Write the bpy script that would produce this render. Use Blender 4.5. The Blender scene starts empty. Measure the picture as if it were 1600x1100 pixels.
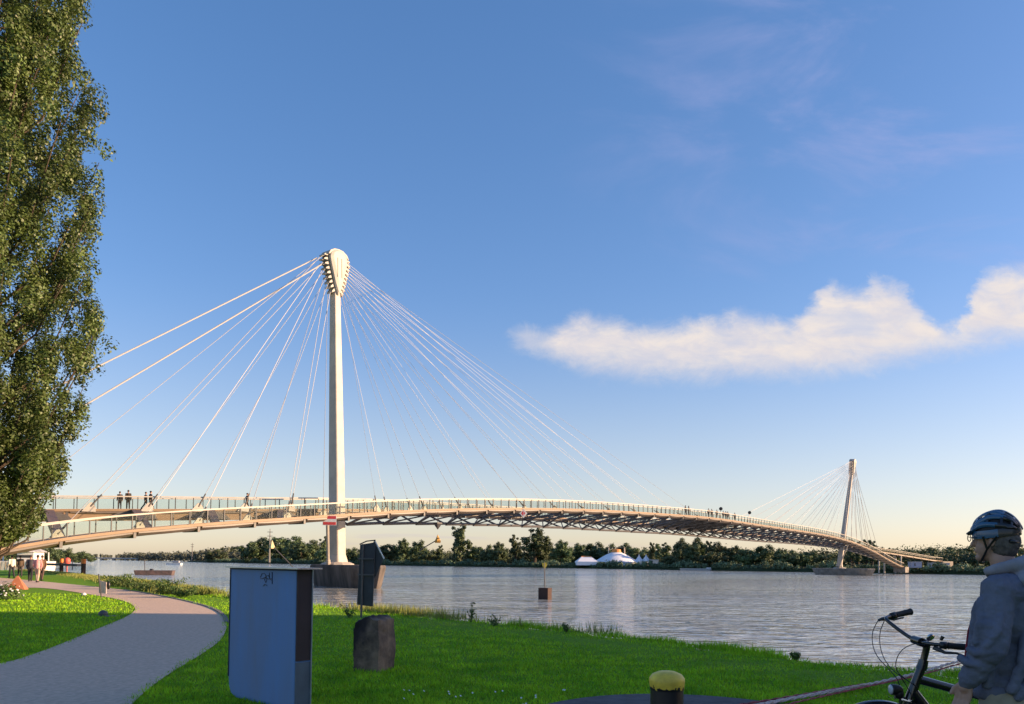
import bpy, bmesh, math, random
import numpy as np
from mathutils import Vector, Matrix, Euler
R = math.radians
random.seed(7); rng = np.random.default_rng(11)
scene = bpy.context.scene
COL = scene.collection

# ------------------------------------------------------------------ camera
F_PX, PITCH, ROLL, EYE = 1209.0, 2.0, 0.54, 1.55
CX, CY = 800.0, 837.0     # the picture is the upper crop of a nearly level shot: vertical lens shift
cam_data = bpy.data.cameras.new("camera")
cam_data.sensor_width = 36.0
cam_data.lens = 36.0 * F_PX / 1600.0
cam_data.shift_y = (CY - 550.0) / 1600.0
cam_data.clip_start = 0.05
cam_data.clip_end = 12000
camera = bpy.data.objects.new("camera", cam_data)
COL.objects.link(camera)
RM = Matrix.Rotation(R(90 + PITCH), 3, 'X') @ Matrix.Rotation(R(ROLL), 3, 'Z')
camera.matrix_world = Matrix.Translation((0, 0, EYE)) @ RM.to_4x4()
scene.camera = camera

# ------------------------------------------------------------------ sun, sky, exposure
SUN_AZ, SUN_EL = 91.0, 14.0            # clockwise from the view direction
sun_vec = Vector((math.sin(R(SUN_AZ)) * math.cos(R(SUN_EL)), math.cos(R(SUN_AZ)) * math.cos(R(SUN_EL)), math.sin(R(SUN_EL))))
sl = bpy.data.lights.new("sun", 'SUN')
sl.energy = 4.6
sl.angle = R(0.5)
sl.color = (1.0, 0.68, 0.41)
sun = bpy.data.objects.new("sun", sl)
COL.objects.link(sun)
sun.rotation_mode = 'QUATERNION'
sun.rotation_quaternion = sun_vec.to_track_quat('Z', 'Y')
sun.location = (60, 0, 40)
scene.view_settings.view_transform = 'Standard'
scene.view_settings.look = 'None'
scene.view_settings.exposure = 1.25
scene.view_settings.gamma = 1.0
WATER_Z = -1.25

def ray(px, py):
    d = RM @ Vector(((px - 800) / F_PX, -(py - CY) / F_PX, -1.0))
    return d
def at(px, py, Y):
    d = ray(px, py)
    return Vector((0, 0, EYE)) + d * (Y / d.y)
def on(px, py, z=0.0):
    d = ray(px, py)
    return Vector((0, 0, EYE)) + d * ((z - EYE) / d.z)
def px_of(p):
    q = RM.transposed() @ (Vector(p) - Vector((0, 0, EYE)))
    return 800 + F_PX * q.x / -q.z, CY - F_PX * q.y / -q.z

world = bpy.data.worlds.new("World")
scene.world = world
world.use_nodes = True
nt = world.node_tree
nt.nodes.clear()
def wn(t, **kw):
    n = nt.nodes.new(t)
    for k, v in kw.items(): setattr(n, k, v)
    return n
def lk(a, b): nt.links.new(a, b)
def wmath(op, a, b=None, c=None, clamp=False):
    n = wn('ShaderNodeMath', operation=op); n.use_clamp = clamp
    for i, v in enumerate((a, b, c)):
        if v is None: continue
        if isinstance(v, (int, float)): n.inputs[i].default_value = v
        else: lk(v, n.inputs[i])
    return n.outputs[0]
out = wn('ShaderNodeOutputWorld')
bg = wn('ShaderNodeBackground'); bg.inputs['Strength'].default_value = 0.15
lk(bg.outputs[0], out.inputs[0])
sky = wn('ShaderNodeTexSky', sky_type='NISHITA')
sky.sun_disc = False
sky.sun_elevation = R(SUN_EL)
sky.sun_rotation = R(SUN_AZ)
sky.altitude = 200
sky.air_density = 1.0; sky.dust_density = 0.7; sky.ozone_density = 2.0
tc = wn('ShaderNodeTexCoord')
sep = wn('ShaderNodeSeparateXYZ'); lk(tc.outputs['Generated'], sep.inputs[0])
ysafe = wmath('MAXIMUM', sep.outputs[1], 0.02)
S_ = wmath('DIVIDE', sep.outputs[0], ysafe)
T_ = wmath('DIVIDE', sep.outputs[2], ysafe)
# cloud bank: outline given as heights over bearing
def st(px, py):
    d = ray(px, py); return d.x / d.y, d.z / d.y
top = [(792,526),(812,519),(830,516),(850,522),(866,517),(885,502),(905,493),(935,498),(960,502),(985,508),(1010,509),(1040,512),(1062,508),(1085,503),(1105,495),(1125,497),(1150,489),(1180,494),(1205,498),(1235,503),(1255,484),(1275,465),(1295,441),(1318,452),(1345,455),(1368,433),(1385,441),(1405,444),(1430,470),(1455,495),(1480,512),(1496,503),(1508,484),(1522,455),(1540,432),(1570,420),(1600,416),(1700,405)]
bot = [(792,530),(830,541),(865,556),(900,572),(960,582),(1000,586),(1100,588),(1200,584),(1300,579),(1360,574),(1420,560),(1500,546),(1560,534),(1600,529),(1700,520)]
tp = [st(*p) for p in top]; bt = [st(*p) for p in bot]
s0, s1, t0, t1 = tp[0][0], tp[-1][0], 0.15, 0.65
def fcurve(pts, sx):
    n = wn('ShaderNodeFloatCurve')
    c = n.mapping.curves[0]
    P = [((s - s0) / (s1 - s0), (t - t0) / (t1 - t0)) for s, t in pts]
    c.points[0].location = P[0]; c.points[1].location = P[-1]
    for p in P[1:-1]: c.points.new(*p)
    n.mapping.update()
    lk(sx, n.inputs['Value'])
    return n.outputs[0]
comb = wn('ShaderNodeCombineXYZ'); lk(S_, comb.inputs[0]); lk(T_, comb.inputs[1])
def noise(scale, detail, rough, sx=1, sy=1, off=0.0, dist=0.0):
    m = wn('ShaderNodeMapping'); m.inputs['Scale'].default_value = (sx, sy, 1)
    m.inputs['Location'].default_value = (off, off * .7, off)
    m.inputs['Rotation'].default_value = (0, 0, R(14))
    lk(comb.outputs[0], m.inputs[0])
    n = wn('ShaderNodeTexNoise'); n.inputs['Scale'].default_value = scale
    n.inputs['Detail'].default_value = detail; n.inputs['Roughness'].default_value = rough
    n.inputs['Distortion'].default_value = dist
    lk(m.outputs[0], n.inputs['Vector'])
    return n
n1 = noise(26, 6, .6, 1, 1.6, 3.1, .3)
n2 = noise(11, 7, .62, 1, 2.6, 8.4, .6)
sd = wmath('ADD', S_, wmath('MULTIPLY', wmath('SUBTRACT', n1.outputs[0], .5), 0.055))
sn = wmath('DIVIDE', wmath('SUBTRACT', sd, s0), s1 - s0)
tn = wmath('DIVIDE', wmath('SUBTRACT', T_, t0), t1 - t0)
n1b = noise(24, 9, .72, 1, 1.3, 15.7, .5)
tn2 = wmath('ADD', tn, wmath('MULTIPLY', wmath('SUBTRACT', n1b.outputs[0], .5), 0.075))
topc, botc = fcurve(tp, sn), fcurve(bt, sn)
def smooth01(x, w):
    m = wn('ShaderNodeMapRange'); m.interpolation_type = 'SMOOTHSTEP'
    lk(x, m.inputs['Value']); m.inputs['From Min'].default_value = -w[0]; m.inputs['From Max'].default_value = w[1]
    return m.outputs[0]
up = smooth01(wmath('SUBTRACT', topc, tn2), (.025, .045))
dn = smooth01(wmath('SUBTRACT', tn2, botc), (.04, .06))
ends = wmath('MULTIPLY', smooth01(sn, (.01, .015)), smooth01(wmath('SUBTRACT', 1.0, sn), (.0, .05)))
front = smooth01(sep.outputs[1], (-.02, .06))
cl = wmath('MULTIPLY', wmath('MULTIPLY', up, dn), wmath('MULTIPLY', ends, front))
tex = smooth01(wmath('SUBTRACT', n2.outputs[0], .28), (.0, .34))
cl = wmath('MULTIPLY', cl, wmath('ADD', wmath('MULTIPLY', tex, .30), .68))
# faint high veil to the upper right, and thin streaks low over the horizon
n3 = noise(3.2, 6, .6, 1, 2.2, 21.0, .5)
veil = smooth01(wmath('SUBTRACT', n3.outputs[0], .47), (.0, .3))
veil = wmath('MULTIPLY', wmath('MULTIPLY', veil, smooth01(wmath('SUBTRACT', S_, -.05), (.0, .6))), .55)
veil = wmath('MULTIPLY', wmath('MULTIPLY', veil, smooth01(wmath('SUBTRACT', T_, .28), (.0, .2))), front)
n4 = noise(5, 4, .5, 1, 14, 33.0, .2)
streak = smooth01(wmath('SUBTRACT', n4.outputs[0], .56), (.0, .14))
low = wmath('MULTIPLY', smooth01(T_, (-.01, .02)), smooth01(wmath('SUBTRACT', .085, T_), (.0, .05)))
streak = wmath('MULTIPLY', wmath('MULTIPLY', wmath('MULTIPLY', streak, low), .3), front)
# sky colour: Nishita, a little more saturated
hs = wn('ShaderNodeHueSaturation'); hs.inputs['Saturation'].default_value = 1.42; hs.inputs['Value'].default_value = .75
gm = wn('ShaderNodeGamma'); gm.inputs[1].default_value = .76; lk(sky.outputs[0], gm.inputs[0]); lk(gm.outputs[0], hs.inputs['Color'])
def mixc(fac, a, b, bt_='MIX'):
    m = wn('ShaderNodeMix', data_type='RGBA', blend_type=bt_)
    if isinstance(fac, float): m.inputs[0].default_value = fac
    else: lk(fac, m.inputs[0])
    for i, v in ((6, a), (7, b)):
        if isinstance(v, tuple): m.inputs[i].default_value = v
        else: lk(v, m.inputs[i])
    return m.outputs[2]
hs2 = wn('ShaderNodeHueSaturation'); hs2.inputs['Saturation'].default_value = .98; hs2.inputs['Value'].default_value = .73; lk(gm.outputs[0], hs2.inputs['Color'])
lowt = mixc(1.0, hs2.outputs[0], (0.965, 1.0, .885, 1), 'MULTIPLY')
SKYB = mixc(smooth01(sep.outputs[2], (.02, .34)), lowt, hs.outputs[0])
SKYC = mixc(1.0, SKYB, (1.17, 1.0, 1.15, 1), 'MULTIPLY')
c1 = mixc(veil, SKYC, (1.35, 1.35, 2.2, 1))
CLOUD = (2.35, 2.05, 1.95, 1)
ctex = noise(15, 6, .6, 1, 2.2, 44.0, .8)
csh = smooth01(wmath('SUBTRACT', ctex.outputs[0], .38), (.0, .26))
edge = smooth01(wmath('SUBTRACT', topc, tn2), (-.0, .16))
CC = mixc(wmath('MULTIPLY', csh, wmath('SUBTRACT', 1.25, wmath('MULTIPLY', edge, .5)), clamp=True), (2.2, 2.05, 2.1, 1), (2.5, 2.25, 2.1, 1))
c2 = mixc(cl, c1, CC)
c3 = mixc(streak, c2, (1.7,1.5,1.7,1))
lk(c3, bg.inputs['Color'])

# ------------------------------------------------------------------ helpers
def tag(o, label=None, cat=None, group=None, kind=None):
    if label: o['label'] = label
    if cat: o['category'] = cat
    if group: o['group'] = group
    if kind: o['kind'] = kind
    return o
def empty(name, loc, label, cat, group=None, rz=0.0):
    o = bpy.data.objects.new(name, None); COL.objects.link(o)
    o.empty_display_size = .3
    o.location = loc; o.rotation_euler = (0, 0, rz)
    return tag(o, label, cat, group)
def link(name, me, parent=None, loc=(0, 0, 0)):
    o = bpy.data.objects.new(name, me); COL.objects.link(o)
    o.location = loc
    if parent is not None: o.parent = parent
    return o
def world_origin(o):
    v = Vector((0, 0, 0))
    while o is not None:
        v += o.location; o = o.parent
    return v
class MB:
    def __init__(s): s.v = []; s.f = []; s.m = []
    def add(s, vs, fs, mi=0):
        b = len(s.v); s.v += [tuple(v) for v in vs]
        s.f += [tuple(b + i for i in f) for f in fs]; s.m += [mi] * len(fs)
    def box(s, c, size, rz=0.0, mi=0, M=None):
        hx, hy, hz = size[0] / 2, size[1] / 2, size[2] / 2
        if M is None: M = Matrix.Rotation(rz, 3, 'Z')
        c = Vector(c)
        vs = [c + M @ Vector((x * hx, y * hy, z * hz)) for z in (-1, 1) for y in (-1, 1) for x in (-1, 1)]
        s.add(vs, [(0, 2, 3, 1), (4, 5, 7, 6), (0, 1, 5, 4), (2, 6, 7, 3), (0, 4, 6, 2), (1, 3, 7, 5)], mi)
    def tube(s, pts, radii, n=8, mi=0, cap=True):
        pts = [Vector(p) for p in pts]
        if not isinstance(radii, (list, tuple)): radii = [radii] * len(pts)
        rings = []
        up = Vector((0, 0, 1))
        d0 = (pts[1] - pts[0]).normalized()
        if abs(d0.dot(up)) > .95: up = Vector((1, 0, 0))
        x = up.cross(d0).normalized()
        for i, p in enumerate(pts):
            d = (pts[min(i + 1, len(pts) - 1)] - pts[max(i - 1, 0)]).normalized()
            x = (x - d * x.dot(d)).normalized(); y = d.cross(x)
            rings.append([p + (x * math.cos(2 * math.pi * k / n) + y * math.sin(2 * math.pi * k / n)) * radii[i] for k in range(n)])
        vs = [v for r in rings for v in r]; fs = []
        for i in range(len(pts) - 1):
            for k in range(n):
                a = i * n + k; b = i * n + (k + 1) % n
                fs.append((a, b, b + n, a + n))
        if cap:
            fs.append(tuple(reversed(range(n)))); fs.append(tuple((len(pts) - 1) * n + k for k in range(n)))
        s.add(vs, fs, mi)
    def lathe(s, prof, c=(0, 0, 0), n=16, mi=0, M=None):
        c = Vector(c); M = M or Matrix.Identity(3)
        vs = [c + M @ Vector((r * math.cos(2 * math.pi * k / n), r * math.sin(2 * math.pi * k / n), z)) for r, z in prof for k in range(n)]
        fs = []
        for i in range(len(prof) - 1):
            for k in range(n):
                a = i * n + k; b = i * n + (k + 1) % n
                fs.append((a, b, b + n, a + n))
        fs.append(tuple(reversed(range(n)))); fs.append(tuple((len(prof) - 1) * n + k for k in range(n)))
        s.add(vs, fs, mi)
    def loft(s, rings, mi=0, cap=True, closed=True):
        n = len(rings[0]); vs = [v for r in rings for v in r]; fs = []
        for i in range(len(rings) - 1):
            for k in range(n if closed else n - 1):
                a = i * n + k; b = i * n + (k + 1) % n
                fs.append((a, b, b + n, a + n))
        if cap and closed:
            fs.append(tuple(reversed(range(n)))); fs.append(tuple((len(rings) - 1) * n + k for k in range(n)))
        s.add(vs, fs, mi)
    def prism(s, outline, o, ex, ey, ez, t, mi=0):
        """outline in (ex,ey) plane, extruded +-t/2 along ez"""
        o, ex, ey, ez = Vector(o), Vector(ex), Vector(ey), Vector(ez)
        n = len(outline)
        vs = [o + ex * a + ey * b - ez * (t / 2) for a, b in outline] + [o + ex * a + ey * b + ez * (t / 2) for a, b in outline]
        fs = [tuple(reversed(range(n))), tuple(range(n, 2 * n))] + [(k, (k + 1) % n, (k + 1) % n + n, k + n) for k in range(n)]
        s.add(vs, fs, mi)
    def ball(s, c, r, n=12, m=8, mi=0, M=None):
        rr = r if isinstance(r, (tuple, list)) else (r, r, r)
        c = Vector(c); M = M or Matrix.Identity(3)
        vs = [c + M @ Vector((0, 0, -rr[2]))]
        for j in range(1, m):
            t = -math.pi / 2 + math.pi * j / m
            for k in range(n):
                a = 2 * math.pi * k / n
                vs.append(c + M @ Vector((rr[0] * math.cos(t) * math.cos(a), rr[1] * math.cos(t) * math.sin(a), rr[2] * math.sin(t))))
        vs.append(c + M @ Vector((0, 0, rr[2]))); L = len(vs) - 1
        fs = [(0, 1 + (k + 1) % n, 1 + k) for k in range(n)]
        for j in range(m - 2):
            for k in range(n):
                a = 1 + j * n + k; b = 1 + j * n + (k + 1) % n
                fs.append((a, b, b + n, a + n))
        fs += [(L, 1 + (m - 2) * n + k, 1 + (m - 2) * n + (k + 1) % n) for k in range(n)]
        s.add(vs, fs, mi)
    def build(s, name, mats, parent=None, loc=None, smooth=False, local=False):
        """vertices are world coordinates unless local; the origin goes to loc (top level) or stays on the parent"""
        if not isinstance(mats, (list, tuple)): mats = [mats]
        off = Vector((0, 0, 0))
        if not local:
            if parent is not None: off = world_origin(parent)
            elif loc is not None: off = Vector(loc)
        me = bpy.data.meshes.new(name)
        me.from_pydata([(v[0] - off.x, v[1] - off.y, v[2] - off.z) for v in s.v], [], s.f)
        for m in mats: me.materials.append(m)
        me.polygons.foreach_set('material_index', s.m)
        if smooth: me.polygons.foreach_set('use_smooth', [True] * len(s.f))
        me.update()
        return link(name, me, parent, loc if (parent is None and loc is not None) else (0, 0, 0))
def auto(o, ang=35):
    o.data.polygons.foreach_set('use_smooth', [True] * len(o.data.polygons))
    o.data.set_sharp_from_angle(angle=R(ang)); return o
def bevel(o, w=.01, seg=2):
    m = o.modifiers.new('bevel', 'BEVEL'); m.width = w; m.segments = seg; m.limit_method = 'ANGLE'; m.angle_limit = R(40); return o

# ------------------------------------------------------------------ materials
MATS = {}
def mat(name, col, rough=.7, metal=0.0, var=.15, vscale=3.0, bump=0.0, bscale=20.0, spec=.5, col2=None, coat=0.0, island=0.0, objvar=0.0, trans=0.0, stretch=None, detail=6):
    m = bpy.data.materials.new(name); m.use_nodes = True
    t = m.node_tree; b = t.nodes['Principled BSDF']
    b.inputs['Roughness'].default_value = rough; b.inputs['Metallic'].default_value = metal
    b.inputs['Specular IOR Level'].default_value = spec
    if coat: b.inputs['Coat Weight'].default_value = coat
    tcn = t.nodes.new('ShaderNodeTexCoord'); mp = t.nodes.new('ShaderNodeMapping')
    t.links.new(tcn.outputs['Object'], mp.inputs[0])
    if stretch: mp.inputs['Scale'].default_value = stretch
    n = t.nodes.new('ShaderNodeTexNoise'); n.inputs['Scale'].default_value = vscale; n.inputs['Detail'].default_value = detail; n.inputs['Roughness'].default_value = .62
    t.links.new(mp.outputs[0], n.inputs['Vector'])
    cr = t.nodes.new('ShaderNodeValToRGB')
    c2 = col2 if col2 else tuple(c * (1 - 2 * var) for c in col)
    hi = tuple(min(1, c * (1 + var)) for c in col)
    cr.color_ramp.elements[0].position = .32; cr.color_ramp.elements[1].position = .68
    cr.color_ramp.elements[0].color = (*c2, 1); cr.color_ramp.elements[1].color = (*hi, 1)
    t.links.new(n.outputs[0], cr.inputs[0])
    last = cr.outputs[0]
    def vary(src, amt, last):
        mr = t.nodes.new('ShaderNodeMapRange'); mr.inputs['To Min'].default_value = 1 - amt; mr.inputs['To Max'].default_value = 1 + amt
        t.links.new(src, mr.inputs['Value'])
        h = t.nodes.new('ShaderNodeHueSaturation'); t.links.new(mr.outputs[0], h.inputs['Value'])
        mh = t.nodes.new('ShaderNodeMapRange'); mh.inputs['To Min'].default_value = .5 - amt * .05; mh.inputs['To Max'].default_value = .5 + amt * .04
        t.links.new(src, mh.inputs['Value']); t.links.new(mh.outputs[0], h.inputs['Hue'])
        t.links.new(last, h.inputs['Color']); return h.outputs[0]
    if island:
        g = t.nodes.new('ShaderNodeNewGeometry'); last = vary(g.outputs['Random Per Island'], island, last)
    if objvar:
        g = t.nodes.new('ShaderNodeObjectInfo'); last = vary(g.outputs['Random'], objvar, last)
    t.links.new(last, b.inputs['Base Color'])
    if trans:
        tr = t.nodes.new('ShaderNodeBsdfTranslucent'); t.links.new(last, tr.inputs[0])
        mx = t.nodes.new('ShaderNodeMixShader'); mx.inputs[0].default_value = trans
        o = t.nodes['Material Output']; t.links.new(b.outputs[0], mx.inputs[1]); t.links.new(tr.outputs[0], mx.inputs[2]); t.links.new(mx.outputs[0], o.inputs[0])
    if bump:
        nb = t.nodes.new('ShaderNodeTexNoise'); nb.inputs['Scale'].default_value = bscale; nb.inputs['Detail'].default_value = 5
        t.links.new(mp.outputs[0], nb.inputs['Vector'])
        bp = t.nodes.new('ShaderNodeBump'); bp.inputs['Strength'].default_value = 1.0; bp.inputs['Distance'].default_value = bump
        t.links.new(nb.outputs[0], bp.inputs['Height']); t.links.new(bp.outputs[0], b.inputs['Normal'])
    MATS[name] = m
    return m
steel_w = mat('painted_steel', (.44, .40, .35), .55, var=.10, vscale=.6)
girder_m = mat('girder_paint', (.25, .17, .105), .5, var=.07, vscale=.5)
pod_m = mat('shaded_pod_paint', (.12, .095, .075), .5, var=.1, vscale=.6)  # darker than the girder: shade under the deck edge put into the colour
steel_d = mat('dark_steel', (.05, .05, .055), .5, var=.1)
steel_g = mat('grey_steel', (.085, .08, .08), .5, var=.1)
cable_m = mat('cable_sheath', (.46, .44, .43), .5, var=.03)
concrete = mat('concrete', (.26, .23, .2), .9, var=.2, vscale=.9, bump=.02, bscale=6)
concrete_dirty = mat('stained_concrete', (.12, .10, .09), .9, col2=(.025, .022, .02), vscale=1.0, stretch=(1, 1, .12), bump=.02, bscale=4)
deck_m = mat('deck_boards', (.2, .17, .14), .8, var=.2, vscale=2)
black_p = mat('black_paint', (.012, .012, .013), .38, var=.2)
rubber = mat('black_rubber', (.015, .015, .015), .7, var=.2)
chrome = mat('polished_metal', (.6, .6, .6), .22, metal=1.0, var=.05)
white_p = mat('white_paint', (.72, .71, .68), .5, var=.05)
red_p = mat('red_paint', (.55, .04, .04), .5, var=.08)
orange_p = mat('orange_paint', (.75, .2, .03), .5, var=.08)
yellow_p = mat('yellow_paint', (.92, .64, .06), .45, col2=(.55, .36, .04), vscale=6)
rust = mat('rusty_steel', (.05, .025, .02), .85, col2=(.05, .025, .018), vscale=5, bump=.01)
bark = mat('bark', (.09, .065, .045), .9, var=.3, vscale=4, bump=.02, bscale=12, stretch=(1, 1, .2))
leaf_poplar = mat('poplar_leaves', (.10, .145, .034), .5, var=.25, vscale=.5, island=.35, trans=.22)
leaf_far = mat('far_leaves', (.085, .13, .05), .7, var=.25, vscale=.15, island=.3, objvar=.3, trans=.1)
leaf_scrub = mat('scrub_leaves', (.12, .18, .095), .7, var=.25, vscale=.3, island=.3, objvar=.2, trans=.1)
def glass_mat():
    m = bpy.data.materials.new('railing_glass'); m.use_nodes = True; t = m.node_tree; t.nodes.clear()
    o = t.nodes.new('ShaderNodeOutputMaterial'); mx = t.nodes.new('ShaderNodeMixShader'); tr = t.nodes.new('ShaderNodeBsdfTransparent')
    tr.inputs[0].default_value = (.965, .98, .965, 1)
    p = t.nodes.new('ShaderNodeBsdfPrincipled'); p.inputs['Base Color'].default_value = (.12, .13, .125, 1); p.inputs['Roughness'].default_value = .08
    fr = t.nodes.new('ShaderNodeLayerWeight'); fr.inputs[0].default_value = .25
    mr = t.nodes.new('ShaderNodeMapRange'); mr.inputs['To Min'].default_value = .03; mr.inputs['To Max'].default_value = .15
    t.links.new(fr.outputs['Facing'], mr.inputs[0]); t.links.new(mr.outputs[0], mx.inputs[0])
    t.links.new(tr.outputs[0], mx.inputs[1]); t.links.new(p.outputs[0], mx.inputs[2]); t.links.new(mx.outputs[0], o.inputs[0])
    return m
glass = glass_mat()

# ------------------------------------------------------------------ near bank
crest_px = [(1850,1096),(1700,1077),(1490,1049),(1300,1037),(1100,1008),(1000,996),(900,985),(800,975),(700,966),(600,956),(480,945),(355,932),(250,917),(170,904),(115,897),(60,892),(0,888)]
crest = [on(*p) for p in crest_px]
first = crest[0] + (crest[0] - crest[2]).normalized() * 900
last_ = crest[-1] + Vector((-.68, .73, 0)) * 900
crest = [first, crest[0] + (crest[0] - crest[2]).normalized() * 12] + crest + [crest[-1] + Vector((-.68, .73, 0)) * 40, last_]
def resample(P, step):
    out_ = []
    for a, b in zip(P[:-1], P[1:]):
        L = (b - a).length; n = max(1, int(L / step(L)))
        out_ += [a.lerp(b, i / n) for i in range(n)]
    out_.append(P[-1]); return out_
cr_s = resample(crest, lambda L: .45 if L < 60 else 40)
OUT = Vector((.787, .617, 0))
offs = [(-900, 0), (-120, 0), (-30, 0), (-8, 0), (-3, 0), (-1.5, .02), (-.6, 0), (0, -.05), (.5, -.2), (1.0, -.45), (1.7, -.85), (2.6, -1.3), (5, -1.9), (12, -3.2), (40, -4)]
b = MB(); rings = []
for i, p in enumerate(cr_s):
    j = .18 * math.sin(i * 1.7) * math.sin(i * .33) + random.uniform(-.08, .08)
    rings.append([p + OUT * (d + (j if abs(d) < 3 else 0)) + Vector((0, 0, z + (random.uniform(-.04, .04) if -.05 >= z > -1.5 else 0))) for d, z in offs])
b.loft(rings, cap=False, closed=False)

def grass_ground_mat(name, c1, c2, c3):
    m = bpy.data.materials.new(name); m.use_nodes = True; t = m.node_tree; p = t.nodes['Principled BSDF']
    p.inputs['Roughness'].default_value = .95; p.inputs['Specular IOR Level'].default_value = .15
    tcn = t.nodes.new('ShaderNodeTexCoord')
    def nz(s, d=6, r=.65):
        n = t.nodes.new('ShaderNodeTexNoise'); n.inputs['Scale'].default_value = s; n.inputs['Detail'].default_value = d; n.inputs['Roughness'].default_value = r
        t.links.new(tcn.outputs['Object'], n.inputs['Vector']); return n.outputs[0]
    cr = t.nodes.new('ShaderNodeValToRGB'); e = cr.color_ramp.elements
    e[0].position = .35; e[0].color = (*c1, 1); e[1].position = .7; e[1].color = (*c2, 1)
    t.links.new(nz(9.0, 8, .75), cr.inputs[0])
    mx = t.nodes.new('ShaderNodeMix'); mx.data_type = 'RGBA'; mx.inputs[7].default_value = (*c3, 1)
    mr = t.nodes.new('ShaderNodeMapRange'); mr.inputs['From Min'].default_value = .5; mr.inputs['From Max'].default_value = .75; mr.inputs['To Max'].default_value = .55
    t.links.new(nz(.35, 4), mr.inputs[0]); t.links.new(mr.outputs[0], mx.inputs[0]); t.links.new(cr.outputs[0], mx.inputs[6])
    t.links.new(mx.outputs[2], p.inputs['Base Color'])
    bp = t.nodes.new('ShaderNodeBump'); bp.inputs['Distance'].default_value = .05; t.links.new(nz(14, 6, .7), bp.inputs['Height']); t.links.new(bp.outputs[0], p.inputs['Normal'])
    return m
lawn_m = grass_ground_mat('lawn', (.09, .20, .008), (.17, .36, .012), (.24, .28, .03))
ground = b.build('ground', lawn_m, smooth=True)
tag(ground, kind='structure')
ground['label'] = 'mown green riverside lawn sloping to the water'

# ------------------------------------------------------------------ far bank
fb = [Vector((900, -500, 0)), Vector((330, 110, 0)), Vector((230, 208, 0)), Vector((161, 284, 0)), Vector((108, 345, 0)), Vector((30, 440, 0)), Vector((-94, 570, 0)), Vector((-210, 690, 0)), Vector((-330, 830, 0)), Vector((-420, 1000, 0)), Vector((-560, 1500, 0)), Vector((-1100, 3200, 0))]
fb_s = resample(fb, lambda L: 5)
FO = Vector((.74, .67, 0))
b = MB(); rings = []
for p in fb_s:
    w = random.uniform(-.5, .5)
    rings.append([p + FO * (d + (w if d < 5 else 0)) + Vector((0, 0, z)) for d, z in ((-25, -4), (-3, -2.2), (0, -1.25), (.8, -.7), (3.5, .25), (9, .7), (40, .9), (300, 1.5), (6000, 3))])
b.loft(rings, cap=False, closed=False)
far_bank_m = grass_ground_mat('far_bank', (.02, .03, .012), (.045, .06, .02), (.07, .07, .03))
tag(b.build('far_bank_terrain', far_bank_m, smooth=True), kind='structure')

# ------------------------------------------------------------------ river
def river_mat():
    m = bpy.data.materials.new('river_water'); m.use_nodes = True; t = m.node_tree; p = t.nodes['Principled BSDF']
    p.inputs['Base Color'].default_value = (.33, .36, .345, 1); p.inputs['Roughness'].default_value = .06; p.inputs['IOR'].default_value = 1.7
    tcn = t.nodes.new('ShaderNodeTexCoord')
    def nz(s, d, r, rz, st_, dist=0.0):
        mp = t.nodes.new('ShaderNodeMapping'); mp.inputs['Rotation'].default_value = (0, 0, R(rz)); mp.inputs['Scale'].default_value = st_
        t.links.new(tcn.outputs['Object'], mp.inputs[0])
        n = t.nodes.new('ShaderNodeTexNoise'); n.inputs['Scale'].default_value = s; n.inputs['Detail'].default_value = d; n.inputs['Roughness'].default_value = r; n.inputs['Distortion'].default_value = dist
        t.links.new(mp.outputs[0], n.inputs['Vector']); return n.outputs[0]
    def mul(a, k):
        n = t.nodes.new('ShaderNodeMath'); n.operation = 'MULTIPLY'; t.links.new(a, n.inputs[0])
        if isinstance(k, (int, float)): n.inputs[1].default_value = k
        else: t.links.new(k, n.inputs[1])
        return n.outputs[0]
    def add(a, c):
        n = t.nodes.new('ShaderNodeMath'); n.operation = 'ADD'; t.links.new(a, n.inputs[0]); t.links.new(c, n.inputs[1]); return n.outputs[0]
    big = nz(.30, 1, .5, 5, (.40, 1, 1), .5)
    mid = nz(1.0, 1.5, .5, -8, (.5, 1, 1), 1.0)
    fine = nz(3.6, 1.5, .5, 10, (.5, 1, 1), .4)
    patch = nz(.03, 3, .6, 0, (.5, 1.4, 1))
    pm = t.nodes.new('ShaderNodeMapRange'); pm.inputs['From Min'].default_value = .38; pm.inputs['From Max'].default_value = .62; pm.inputs['To Min'].default_value = .45; pm.inputs['To Max'].default_value = 1.15
    t.links.new(patch, pm.inputs[0])
    h = add(add(mul(big, .34), mul(mid, .36)), mul(fine, .075))
    h = mul(mul(h, pm.outputs[0]), .8)
    bp = t.nodes.new('ShaderNodeBump'); bp.inputs['Strength'].default_value = 1.0; bp.inputs['Distance'].default_value = 1.0
    t.links.new(h, bp.inputs['Height']); t.links.new(bp.outputs[0], p.inputs['Normal'])
    return m
b = MB()
b.add([(-3500, 6, WATER_Z), (2500, -2500, WATER_Z), (3000, 6000, WATER_Z), (-3500, 6000, WATER_Z)], [(0, 1, 2, 3)])
tag(b.build('river_water', river_mat()), kind='structure')['label'] = 'wide rippled grey-blue river'
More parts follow.
